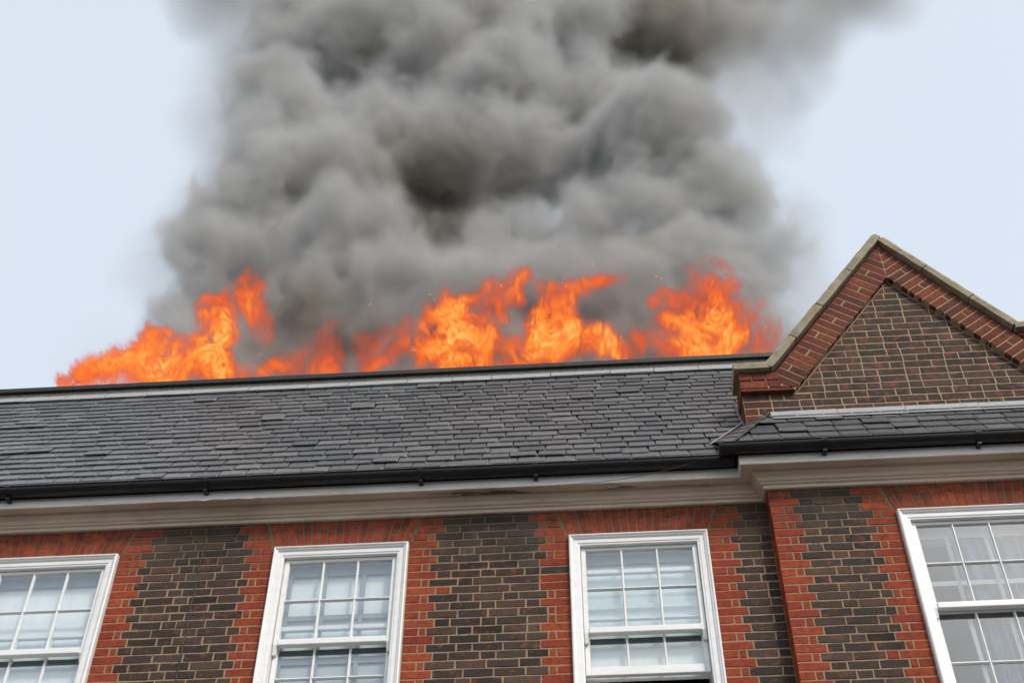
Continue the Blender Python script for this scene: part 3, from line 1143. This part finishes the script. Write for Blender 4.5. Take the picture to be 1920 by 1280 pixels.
def coping(p, q_, ext0=0.0, ext1=0.0):
    a, b = Vector(p), Vector(q_)
    d = (b - a); L = d.length; d.normalize()
    nn = Vector((-d.y, d.x))
    if nn.y < 0: nn = -nn
    mb = MB()
    nseg = 5
    yf, yb = YG - BP - CWF * .55 - ext0, YG + CWB
    rings = []
    for i in range(nseg + 1):
        c = a + d * (L * i / nseg)
        jt = [RNG.uniform(-.0035, .0035) for _ in range(4)]
        prof = [(yf, .0 + jt[0]), (yf - .002, CT * .62 + jt[1]), (yf + .018, CT + jt[2]), (yb - .02, CT + .004 + jt[3]), (yb, CT * .6), (yb, 0)]
        rings.append([(c.x + nn.x * h, y, c.y + nn.y * h) for y, h in prof])
    n = 6
    V = [p for r in rings for p in r]
    F = [(i * n + j, (i + 1) * n + j, (i + 1) * n + (j + 1) % n, i * n + (j + 1) % n) for i in range(nseg) for j in range(n)]
    F += [tuple(range(n)), tuple(nseg * n + j for j in reversed(range(n)))]
    mb.add(V, F)
    mb.build("coping_stone", STONE, gable)


KL = (3.088, KT_Z + .004)
AP = (APX, Z0 + 3.290)
for sgn in (-1, 1):
    fx = lambda v: v if sgn < 0 else 2 * APX - v
    fr = [0, .215, .455, .735, 1.0] if sgn < 0 else [.232, .47, .735, 1.0]
    for f0, f1 in zip(fr, fr[1:]):
        g0, g1 = f0 + .003, f1 - (.003 if f1 < 1 else 0)
        A = (fx(KL[0] + (AP[0] - KL[0]) * g0), KL[1] + (AP[1] - KL[1]) * g0)
        B = (fx(KL[0] + (AP[0] - KL[0]) * g1), KL[1] + (AP[1] - KL[1]) * g1)
        if sgn < 0 and f1 == 1.0: B = (B[0] + .058 * .59, B[1] + .058 * .81)
        coping(A, B, .003 if sgn < 0 else 0.0)
    if sgn < 0:
        coping((XL - .05, KT_Z + .002), (3.070, KT_Z + .008))
    else:
        coping((SH_X + .012, SH_Z + .004), (5.56, SH_Z + .006)); coping((5.566, SH_Z + .004), (XR + .05, SH_Z + .004))
# ridge behind the gable running back into the house
m = MB()
m.add([(2.85, YG + .24, KT_Z - .05), (APX, YG + .24, Z0 + 3.24), (2 * APX - 2.85, YG + .24, KT_Z - .05), (2.85, 3.2, KT_Z - .05), (APX, 3.2, Z0 + 3.24), (2 * APX - 2.85, 3.2, KT_Z - .05)],
      [(0, 1, 4, 3), (1, 2, 5, 4), (3, 4, 5), (0, 2, 1)])
m.build("gable_roof", SLATE, gable)
# lead apron along the foot of the gable and up its left side
x = 3.02
while x < 5.9:
    w = RNG.uniform(.55, .8)
    b = MB()
    z_ = GZ0 + RNG.uniform(-.004, .004)
    y1 = YG - PROUD - .006
    b.add([(x, y1, z_ + .085), (x + w - .004, y1, z_ + .088), (x + w - .004, y1 - .018, z_ + .010), (x, y1 - .018, z_ + .008), (x, y1 - .075, z_ - .062), (x + w - .004, y1 - .075, z_ - .066)],
          [(3, 2, 1, 0), (4, 5, 2, 3)])
    b.build("lead_apron", LEAD, gable)
    x += w
m = MB()
for i in range(5):
    y0_ = YG + .01 + i * .10
    z0_ = EZ + (y0_ - EY) * SN / CS + .02
    m.add([(XL - PROUD - .004, y0_, z0_), (XL - PROUD - .004, y0_ + .105, z0_ + .105 * SN / CS), (XL - PROUD - .004, y0_ + .105, z0_ + .105 * SN / CS + .07), (XL - PROUD - .004, y0_, z0_ + .10)], [(0, 1, 2, 3)])
m.build("lead_soaker", LEAD, gable)

# ------------------------------------------------------------------ cables


def cable(name, pts, r, mat, label):
    m = MB()
    P = [Vector(p) for p in pts]
    V = []
    for i, p in enumerate(P):
        d = (P[min(i + 1, len(P) - 1)] - P[max(i - 1, 0)]).normalized()
        a = d.cross(Vector((0, 1, 0))).normalized()
        b = a.cross(d)
        V += [tuple(p + (a * math.cos(k * math.tau / 5) + b * math.sin(k * math.tau / 5)) * r) for k in range(5)]
    m.add(V, [(i * 5 + k, i * 5 + (k + 1) % 5, i * 5 + 5 + (k + 1) % 5, i * 5 + 5 + k) for i in range(len(P) - 1) for k in range(5)])
    return tag(m.build(name, mat, smooth=True), label, "cable")


cable("wall_cable", [(-1.665 + RNG.uniform(-.006, .006) - .012 * i / 30, -.0100 + RNG.uniform(-.002, .001), CORN_Z - i * .075) for i in range(31)], .0048, WIRE,
      "thin dark cable running down the dark brick pier between the first two windows")
pts = []
for i in range(15):
    t = i / 14
    pts.append((1.15 + 1.42 * t, -.235 - .10 * t, CORN_Z + .085 + .19 * t - .10 * math.sin(math.pi * t) * .8))
cable("loose_wire", pts, .0022, WIRE, "loose thin wire sagging below the gutter next to the bay")

# ================================================================== fire and smoke
NP = np.random.default_rng(11)


def lattice(shape, seed):
    return np.random.default_rng(seed).random(shape).astype(np.float32)


def vnoise(x, y, z, seed, N=64):
    """periodic value noise at float arrays, smooth interpolation"""
    Lt = lattice((N, N, N), seed)
    xi, yi, zi = np.floor(x).astype(np.int32), np.floor(y).astype(np.int32), np.floor(z).astype(np.int32)
    fx, fy, fz = x - xi, y - yi, z - zi
    fx = fx * fx * (3 - 2 * fx); fy = fy * fy * (3 - 2 * fy); fz = fz * fz * (3 - 2 * fz)
    xi &= N - 1; yi &= N - 1; zi &= N - 1
    x1, y1, z1 = (xi + 1) & (N - 1), (yi + 1) & (N - 1), (zi + 1) & (N - 1)
    a = Lt[xi, yi, zi] * (1 - fx) + Lt[x1, yi, zi] * fx
    b = Lt[xi, y1, zi] * (1 - fx) + Lt[x1, y1, zi] * fx
    c_ = Lt[xi, yi, z1] * (1 - fx) + Lt[x1, yi, z1] * fx
    d = Lt[xi, y1, z1] * (1 - fx) + Lt[x1, y1, z1] * fx
    a = a * (1 - fy) + b * fy
    c_ = c_ * (1 - fy) + d * fy
    return a * (1 - fz) + c_ * fz


def fbm(x, y, z, seed, octv=4, gain=.5):
    s, amp, tot = 0, 1.0, 0
    for o in range(octv):
        k = 2.03 ** o
        s = s + amp * vnoise(x * k + 7.1 * o, y * k + 3.7 * o, z * k + 1.3 * o, seed + o)
        tot += amp
        amp *= gain
    return s / tot


def grid_object(name, arr, lo, hi, material):
    """a fog volume whose voxels come from a stored field: geometry nodes turn the point values into a grid"""
    nx, ny, nz = arr.shape
    me = bpy.data.meshes.new(name)
    me.vertices.add(arr.size)
    at = me.attributes.new("field", 'FLOAT', 'POINT')
    at.data.foreach_set("value", np.ascontiguousarray(arr.transpose(2, 1, 0)).ravel().astype(np.float32))
    me.materials.append(material)
    o = bpy.data.objects.new(name, me)
    COL.objects.link(o)
    ng = bpy.data.node_groups.new(name + "_grid", 'GeometryNodeTree')
    ng.interface.new_socket("Geometry", in_out='INPUT', socket_type='NodeSocketGeometry')
    ng.interface.new_socket("Geometry", in_out='OUTPUT', socket_type='NodeSocketGeometry')
    N, Lk = ng.nodes, ng.links
    gi, go = N.new("NodeGroupInput"), N.new("NodeGroupOutput")
    vc = N.new("GeometryNodeVolumeCube")
    for nm, v in (("Min", lo), ("Max", hi), ("Resolution X", nx), ("Resolution Y", ny), ("Resolution Z", nz)):
        vc.inputs[nm].default_value = v
    ps = N.new("GeometryNodeInputPosition")
    sp = N.new("ShaderNodeSeparateXYZ")
    Lk.new(ps.outputs[0], sp.inputs[0])
    idx = []
    for i, n in enumerate((nx, ny, nz)):
        mr = N.new("ShaderNodeMapRange")
        mr.inputs["From Min"].default_value = lo[i]; mr.inputs["From Max"].default_value = hi[i]
        mr.inputs["To Min"].default_value = 0; mr.inputs["To Max"].default_value = n - 1
        Lk.new(sp.outputs[i], mr.inputs["Value"])
        rd = N.new("ShaderNodeMath"); rd.operation = 'ROUND'
        Lk.new(mr.outputs[0], rd.inputs[0])
        idx.append(rd.outputs[0])
    m1 = N.new("ShaderNodeMath"); m1.operation = 'MULTIPLY_ADD'
    Lk.new(idx[2], m1.inputs[0]); m1.inputs[1].default_value = ny; Lk.new(idx[1], m1.inputs[2])
    m2 = N.new("ShaderNodeMath"); m2.operation = 'MULTIPLY_ADD'
    Lk.new(m1.outputs[0], m2.inputs[0]); m2.inputs[1].default_value = nx; Lk.new(idx[0], m2.inputs[2])
    na = N.new("GeometryNodeInputNamedAttribute"); na.data_type = 'FLOAT'; na.inputs["Name"].default_value = "field"
    si = N.new("GeometryNodeSampleIndex"); si.data_type = 'FLOAT'; si.domain = 'POINT'
    Lk.new(gi.outputs[0], si.inputs["Geometry"])
    Lk.new(na.outputs[0], si.inputs["Value"])
    Lk.new(m2.outputs[0], si.inputs["Index"])
    Lk.new(si.outputs[0], vc.inputs["Density"])
    sm = N.new("GeometryNodeSetMaterial"); sm.inputs["Material"].default_value = material
    Lk.new(vc.outputs[0], sm.inputs["Geometry"])
    Lk.new(sm.outputs[0], go.inputs[0])
    md = o.modifiers.new("grid", 'NODES')
    md.node_group = ng
    return o


# ---- smoke: billows (x, y, z, radius) rising from the roof and leaning back
DENSE = [(-3.51, 2.5, 13.94, 0.3), (-3.4, 2.8, 15.03, 0.42), (-3.08, 3.0, 15.67, 0.58), (-2.09, 2.7, 14.51, 0.57), (-1.41, 2.6, 13.95, 0.49), (-1.92, 3.0, 15.69, 0.75), (-0.87, 2.7, 14.62, 0.64), (-0.11, 2.7, 14.36, 0.57), (0.62, 2.7, 14.3, 0.5), (1.29, 2.7, 14.45, 0.57), (2.07, 2.6, 14.08, 0.55), (2.87, 2.9, 14.98, 0.72), (3.47, 2.8, 14.3, 0.46), (3.58, 2.6, 13.45, 0.32), (3.73, 3.2, 15.7, 0.53), (-3.15, 3.6, 17.49, 0.79), (-2.4, 3.8, 18.34, 1.06), (-1.23, 3.1, 16.04, 0.69), (-0.95, 5.6, 19.99, 1.18), (0.3, 3.1, 15.75, 0.61), (0.95, 3.2, 16.16, 0.62), (1.76, 3.2, 16.21, 0.77), (2.73, 3.4, 16.49, 0.85), (3.61, 3.6, 17.03, 0.72), (4.07, 3.8, 17.96, 0.48), (-3.17, 4.4, 21.17, 1.0), (-2.06, 4.6, 20.71, 1.27), (-0.5, 4.6, 20.41, 1.07), (0.26, 5.2, 20.26, 0.81), (0.85, 4.3, 19.56, 1.11), (2.12, 4.2, 19.3, 1.18), (3.23, 4.2, 19.06, 0.84), (0.45, 5.0, 22.45, 1.34), (1.67, 5.0, 21.82, 1.17), (2.69, 5.2, 21.68, 0.84), (-4.08, 5.2, 25.02, 1.05), (-2.85, 5.4, 25.01, 1.42), (-1.23, 5.4, 24.25, 1.38), (-0.28, 5.8, 26.41, 1.42), (1.13, 5.8, 25.23, 1.27), (2.54, 7.2, 28.49, 1.78), (3.9, 7.6, 27.66, 1.35), (3.94, 7.4, 25.66, 0.67), (5.2, 7.2, 27.95, 1.11), (-4.19, 6.2, 31.45, 2.01), (-1.71, 6.5, 31.71, 2.28), (0.82, 6.8, 31.97, 2.3), (3.4, 7.2, 32.41, 2.34), (5.64, 7.4, 31.69, 1.66),
         *[(-3.3 + .45 * i, 3.1, 12.7 + .25 * (i % 2), .62) for i in range(16)], *[(-3.2 + .6 * i, 2.9, 12.5, .55) for i in range(12)], *[(-2.9 + .5 * i, 3.1, 13.5 + .2 * (i % 2), .68) for i in range(13)],
         (-3.5, 3.1, 15.9, .55), (-3.75, 3.5, 17.3, .6), (-3.6, 3.9, 19.3, .75), (-3.9, 4.7, 22.6, .9), (-4.3, 5.2, 26.4, 1.0), (-3.6, 2.9, 14.6, .42),
         (-2.6, 2.9, 13.1, .5), (-1.7, 2.9, 12.9, .6), (-.8, 2.9, 12.9, .6), (.2, 2.9, 12.9, .6), (1.0, 2.9, 12.9, .6), (1.9, 2.9, 12.9, .6), (2.8, 2.9, 12.9, .6), (3.3, 2.9, 12.9, .45), (-1.0, 5.9, 18.4, 1.3), (0.4, 5.4, 18.0, 1.1), (-2.2, 4.6, 16.9, 1.0), (4.6, 7.4, 27.9, 1.0), (4.9, 7.4, 29.3, 1.2)]
THIN = [(-4.19, 2.2, 12.89, 0.16), (-3.91, 2.3, 13.24, 0.23), (-3.62, 2.4, 13.61, 0.32), (-3.88, 2.9, 15.4, 0.39), (-3.87, 3.4, 16.8, 0.46), (-3.89, 3.8, 18.34, 0.61), (-4.29, 4.6, 21.57, 0.75), (-5.04, 5.4, 25.46, 0.96), (-6.02, 6.0, 29.52, 1.32), (3.93, 2.8, 13.87, 0.29), (3.99, 3.0, 14.9, 0.34), (4.13, 3.4, 16.49, 0.37), (4.77, 5.0, 21.26, 0.55), (4.87, 6.4, 24.61, 0.74), (5.96, 7.0, 26.87, 1.13), (7.24, 7.2, 28.4, 1.06), (8.38, 7.4, 30.05, 1.1), (8.0, 7.6, 32.04, 1.68)]
VX = .066
LO, HI = np.array((-7.4, 1.5, 11.8)), np.array((9.8, 9.6, 34.0))
RES = np.ceil((HI - LO) / VX).astype(int) + 1
HI = LO + (RES - 1) * VX
ax = [np.arange(n, dtype=np.float32) * VX + l for n, l in zip(RES, LO)]
sd = np.full(RES, 9.0, np.float32)
st = np.full(RES, 9.0, np.float32)


def splat(fld, c_, r, pad):
    i0 = np.maximum(0, np.floor((np.array(c_) - r - pad - LO) / VX).astype(int))
    i1 = np.minimum(RES, np.ceil((np.array(c_) + r + pad - LO) / VX).astype(int) + 1)
    if (i1 <= i0).any(): return
    s_ = tuple(slice(a, b) for a, b in zip(i0, i1))
    d = np.sqrt((ax[0][s_[0]][:, None, None] - c_[0]) ** 2 + (ax[1][s_[1]][None, :, None] - c_[1]) ** 2 + (ax[2][s_[2]][None, None, :] - c_[2]) ** 2) - r
    np.minimum(fld[s_], d, out=fld[s_])


for x, y, z, r in DENSE:
    splat(sd, (x, y, z), r, .7)
    for k in range(6):
        d = NP.normal(size=3); d /= np.linalg.norm(d)
        if d[1] > .5: continue
        r2 = r * NP.uniform(.30, .52)
        c2 = np.array((x, y, z)) + d * r * NP.uniform(.72, .98)
        splat(sd, c2, r2, .5)
        for q_ in range(2):
            e = NP.normal(size=3); e /= np.linalg.norm(e)
            if e[1] > .4 or np.dot(e, d) < -.2: continue
            splat(sd, c2 + e * r2 * .85, r2 * NP.uniform(.30, .5), .4)
for x, y, z, r in THIN:
    splat(st, (x, y, z), r, 1.0)

X, Y, Zg = np.meshgrid(*ax, indexing='ij')
act = (sd < .6) | (st < .9)
act |= ((X > -4) & (X < 3.9) & (Zg < 15.6) & (Y > 2.3) & (Y < 4.1))
xs, ys, zs_ = X[act], Y[act], Zg[act]
del X, Y, Zg
n1 = fbm(xs * .62, ys * .62, zs_ * .62, 100, 4, .5) - .5
n2 = np.abs(fbm(xs * 1.7 + 3 * n1, ys * 1.7, zs_ * 1.7 - 3 * n1, 200, 3, .5) - .5) * 2
height = np.clip((zs_ - 12) / 16, 0, 1)
n3 = np.abs(fbm(xs * 4.4 + 2 * n2, ys * 4.4, zs_ * 4.4 - 2 * n2, 230, 2, .6) - .5) * 2
a_ = -sd[act] + .10 + n1 * 1.6 + (.22 - n2) * .74 + (.25 - n3) * .34
edge = .26 + .85 * height
dens = np.clip(a_ / edge, 0, 1)
dens = dens * dens * (3 - 2 * dens)
b_ = np.clip((-st[act] + n1 * 1.9 + .35) / 1.2, 0, 1) * (.24 + .10 * (xs > 3.0))
dens = np.maximum(dens, b_)
dens *= np.clip((zs_ - 11.9) / .5, 0, 1)
front = np.clip((ys - 2.05) / .45, 0, 1) + np.clip((zs_ - 14.0) / .8, 0, 1)      # the fire burns clear of most smoke
bx = np.clip((xs + 3.35 - .28 * np.clip(13.2 - zs_, 0, 2)) / .35, 0, 1) * np.clip((3.75 - xs) / .4, 0, 1)
bz = np.clip((15.5 - zs_) / .9, 0, 1) * np.clip((ys - 2.45) / .4, 0, 1) * np.clip((4.0 - ys) / .5, 0, 1)
dens = np.maximum(dens, bx * bz * (.34 + .5 * np.clip(n1 * 3 + .4, 0, 1)))       # dark smoke boiling off the roof deck
veil = .02 + .30 * np.clip((n1 + .01) * 5, 0, 1)
dens *= np.clip(veil + front, 0, 1)
field = np.zeros(RES, np.float32)
field[act] = dens
del sd, st, xs, ys, zs_

SM = bpy.data.materials.new("smoke")
SM.use_nodes = True
t = SM.node_tree
t.nodes.clear()
out = t.nodes.new("ShaderNodeOutputMaterial")
pv = t.nodes.new("ShaderNodeVolumePrincipled")
atn = t.nodes.new("ShaderNodeAttribute"); atn.attribute_name = "density"
mu = t.nodes.new("ShaderNodeMath"); mu.operation = 'MULTIPLY'; mu.inputs[1].default_value = 3.3
geo = t.nodes.new("ShaderNodeNewGeometry")
fac = None
for cx, cy_, cz, rr in ((-.75, 5.0, 18.9, 2.3), (3.2, 7.4, 27.2, 2.6), (-2.0, 3.0, 14.0, 1.3), (2.2, 3.0, 15.2, 1.0)):   # brown, sootier smoke
    dn = t.nodes.new("ShaderNodeVectorMath"); dn.operation = 'DISTANCE'
    dn.inputs[1].default_value = (cx, cy_, cz)
    t.links.new(geo.outputs["Position"], dn.inputs[0])
    mp = t.nodes.new("ShaderNodeMapRange"); mp.interpolation_type = 'SMOOTHSTEP'
    mp.inputs["From Min"].default_value = rr; mp.inputs["From Max"].default_value = rr * .35
    t.links.new(dn.outputs["Value"], mp.inputs["Value"])
    if fac is None: fac = mp.outputs[0]
    else:
        mxn = t.nodes.new("ShaderNodeMath"); mxn.operation = 'MAXIMUM'
        t.links.new(fac, mxn.inputs[0]); t.links.new(mp.outputs[0], mxn.inputs[1]); fac = mxn.outputs[0]
mc = t.nodes.new("ShaderNodeMix"); mc.data_type = 'RGBA'
mc.inputs[6].default_value = (.700, .692, .676, 1)
mc.inputs[7].default_value = (.57, .53, .47, 1)
t.links.new(fac, mc.inputs[0])
t.links.new(mc.outputs[2], pv.inputs["Color"])
pv.inputs["Density Attribute"].default_value = ""
t.links.new(atn.outputs["Fac"], mu.inputs[0])
t.links.new(mu.outputs[0], pv.inputs["Density"])
t.links.new(pv.outputs[0], out.inputs["Volume"])
smoke = grid_object("smoke", field, tuple(float(v) for v in LO), tuple(float(v) for v in HI), SM)
tag(smoke, "thick grey smoke billowing up from behind the slate roof", "smoke", kind="stuff")
del field

# ---- fire: tongues (x, z, half width, half height, heat) along the flat roof just behind the slope
FLAMES = [(-4.22, 12.29, 0.27, 0.15, 0.7), (-3.85, 12.5, 0.37, 0.36, 0.9), (-3.4, 12.55, 0.37, 0.45, 0.95), (-3.47, 12.86, 0.17, 0.25, 0.6), (-3.02, 12.44, 0.36, 0.31, 1.2), (-2.88, 12.82, 0.27, 0.67, 1.15), (-2.8, 13.31, 0.29, 0.48, 0.9), (-2.58, 13.67, 0.27, 0.4, 0.75), (-2.35, 13.41, 0.22, 0.45, 0.75), (-2.19, 13.13, 0.15, 0.27, 0.5), (-2.63, 12.41, 0.3, 0.24, 1.1), (-2.14, 12.34, 0.3, 0.19, 0.8), (-1.67, 12.43, 0.42, 0.26, 0.50), (-1.43, 12.72, 0.27, 0.37, 0.44), (-1.48, 12.34, 0.42, 0.17, 0.6), (-0.86, 12.72, 0.3, 0.44, 0.40), (-0.81, 12.37, 0.14, 0.32, 0.75), (-0.62, 12.62, 0.24, 0.43, 0.38), (-0.05, 12.66, 0.37, 0.65, 1.1), (0.15, 13.0, 0.35, 0.49, 0.95), (0.42, 13.3, 0.31, 0.37, 0.8), (0.69, 13.46, 0.25, 0.26, 0.6), (0.05, 12.27, 0.5, 0.27, 1.15), (0.37, 12.55, 0.24, 0.43, 0.8), (0.69, 12.44, 0.29, 0.34, 0.42), (1.17, 13.02, 0.24, 0.45, 0.9), (1.39, 13.18, 0.27, 0.41, 0.95), (1.58, 13.4, 0.22, 0.26, 0.8), (1.85, 13.52, 0.1, 0.08, 0.7), (1.25, 12.66, 0.36, 0.48, 1.1), (1.39, 12.39, 0.41, 0.27, 1.1), (1.72, 12.41, 0.29, 0.25, 0.95), (1.97, 12.31, 0.2, 0.15, 0.7), (2.3, 12.5, 0.23, 0.36, 0.9), (2.54, 12.91, 0.25, 0.49, 0.95), (2.54, 13.18, 0.18, 0.38, 0.8), (2.77, 12.81, 0.35, 0.52, 0.9), (2.85, 12.42, 0.46, 0.3, 1.1), (2.94, 13.29, 0.36, 0.37, 0.62), (3.04, 13.71, 0.3, 0.21, 0.30), (3.23, 12.69, 0.32, 0.47, 0.42), (3.31, 12.43, 0.26, 0.24, 0.85), (3.5, 12.58, 0.16, 0.34, 0.32)]
FLO, FHI = np.array((-4.8, 1.50, 11.66)), np.array((4.0, 2.02, 14.2))
FR = np.array((740, 30, 214))
gx, gy, gz = [np.linspace(l, h, n).astype(np.float32) for l, h, n in zip(FLO, FHI, FR)]
# the flame front is a thin, folded sheet: its depth wanders with x and z
sx, sz = np.meshgrid(gx, gz, indexing='ij')
y_mid = 1.76 + .30 * (fbm(sx * 1.9, sx * 0 + 3.3, sz * 1.5, 500, 3, .5) - .5)
dist_y = np.abs(gy[None, :, None] - y_mid[:, None, :])
near = dist_y < .105
ii, jj_, kk = np.nonzero(near)
fx_, fy_, fz_ = gx[ii], gy[jj_], gz[kk]
w1 = fbm(fx_ * 2.2, fy_ * 1.5, fz_ * 1.6, 300, 3, .55) - .5
w2 = fbm(fx_ * 2.2 + 31, fy_ * 1.5, fz_ * 1.6 + 17, 310, 3, .55) - .5
w3 = fbm(fx_ * 8, fy_ * 3, fz_ * 6, 330, 3, .55) - .5
w4 = fbm(fx_ * 8 + 40, fy_ * 3, fz_ * 6 + 9, 335, 3, .55) - .5
xw, zw = fx_ + w1 * .60 + w3 * .18, fz_ + w2 * .60 + w4 * .18
env = np.zeros_like(fx_)
heat = np.zeros_like(fx_)
for x, z, rx, rz, h in FLAMES:
    e = np.clip(1.25 - ((xw - x) / (rx * 1.25)) ** 2 - ((zw - z) / (rz * 1.25)) ** 2, 0, 1)
    env = np.maximum(env, e)
    heat = np.maximum(heat, e * h)
r0 = fbm(xw * 2.3, fy_ * 1.5, zw * 1.5, 460, 2, .5)
r1 = fbm(xw * 4.6 + 1.2 * w2, fy_ * 2.2, zw * 3.2, 400, 3, .5)
r2 = fbm(xw * 12.0 + 8 * w1, fy_ * 3, zw * 8.0 + 8 * w2, 420, 3, .5)
r3 = fbm(xw * 30.0 + 9 * w2, fy_ * 4, zw * 19.0 - 9 * w1, 440, 2, .5)
rid = (1 - np.abs(2 * r1 - 1)) * .32 + (1 - np.abs(2 * r2 - 1)) * .34 + (1 - np.abs(2 * r3 - 1)) * .34
fil = np.clip((rid - .60) / .33, 0, 1) ** 1.5
ero = np.clip((env - 1.20 * (1 - r1) * (.60 + .8 * r2) + .13) / .72, 0, 1)
hot = np.clip((r0 - .27) / .38, .26, 1.2)
val = heat * hot * ero * (.05 + 1.62 * fil) * np.clip(1 - (dist_y[near] / .105) ** 2, 0, 1)
flame = np.zeros(FR, np.float32)
flame[near] = np.clip(val - .015, 0, 2)
del dist_y, near, ii, jj_, kk

FM = bpy.data.materials.new("fire")
FM.use_nodes = True
t = FM.node_tree
t.nodes.clear()
out = t.nodes.new("ShaderNodeOutputMaterial")
em = t.nodes.new("ShaderNodeEmission")
ab = t.nodes.new("ShaderNodeVolumeAbsorption")
ad = t.nodes.new("ShaderNodeAddShader")
at_ = t.nodes.new("ShaderNodeAttribute"); at_.attribute_name = "density"
rp = t.nodes.new("ShaderNodeValToRGB")
cr = rp.color_ramp
STOPS = [(0.0, (.46, .045, .014)), (.18, (.80, .115, .022)), (.40, (1.0, .225, .036)), (.68, (1.08, .44, .074)), (1.0, (1.15, .80, .22))]
while len(cr.elements) < len(STOPS): cr.elements.new(.5)
for i, (p, c_) in enumerate(STOPS):
    cr.elements[i].position = p
    cr.elements[i].color = (*c_, 1)
s1 = t.nodes.new("ShaderNodeMath"); s1.operation = 'MULTIPLY'; s1.inputs[1].default_value = 47.0
s2 = t.nodes.new("ShaderNodeMath"); s2.operation = 'MULTIPLY'; s2.inputs[1].default_value = 43.0
ab.inputs["Color"].default_value = (0, 0, 0, 1)
t.links.new(at_.outputs["Fac"], rp.inputs["Fac"])
t.links.new(at_.outputs["Fac"], s1.inputs[0])
t.links.new(at_.outputs["Fac"], s2.inputs[0])
t.links.new(rp.outputs[0], em.inputs["Color"])
t.links.new(s1.outputs[0], em.inputs["Strength"])
t.links.new(s2.outputs[0], ab.inputs["Density"])
t.links.new(em.outputs[0], ad.inputs[0])
t.links.new(ab.outputs[0], ad.inputs[1])
t.links.new(ad.outputs[0], out.inputs["Volume"])
fire = grid_object("fire", flame, tuple(float(v) for v in FLO), tuple(float(v) for v in FHI), FM)
tag(fire, "orange flames leaping up behind the black roof edge", "fire", kind="stuff")

# glowing embers carried up through the flames
m = MB()
er = random.Random(5)
for i in range(90):
    fx0, fz0, rx0, rz0, h0 = FLAMES[er.randrange(len(FLAMES))]
    c0 = Vector((fx0 + er.gauss(0, rx0 * 1.1), 1.66 + er.uniform(-.1, .2), fz0 + er.uniform(-.2, 1.7) * rz0))
    a0, l0 = er.uniform(.0025, .005), er.uniform(.006, .03)
    ang = er.uniform(-.9, .9)
    d0, n0 = Vector((math.sin(ang), 0, math.cos(ang))), Vector((math.cos(ang), 0, -math.sin(ang)))
    m.add([c0 + d0 * l0, c0 - d0 * l0, c0 + n0 * a0, c0 - n0 * a0, c0 + Vector((0, a0, 0)), c0 - Vector((0, a0, 0))],
          [(0, 2, 4), (0, 4, 3), (0, 3, 5), (0, 5, 2), (1, 4, 2), (1, 3, 4), (1, 5, 3), (1, 2, 5)])
EM = Mat("ember", .8, .1)
EM.b.inputs["Emission Color"].default_value = (1.0, .38, .09, 1)
EM.b.inputs["Emission Strength"].default_value = 1.3
EM.col(EM.ramp(EM.noise(40), [(.3, (.05, .02, .01)), (.7, (.3, .08, .02))]))
tag(m.build("embers", EM.m), "tiny glowing embers drifting up through the roof fire", "embers", kind="stuff")
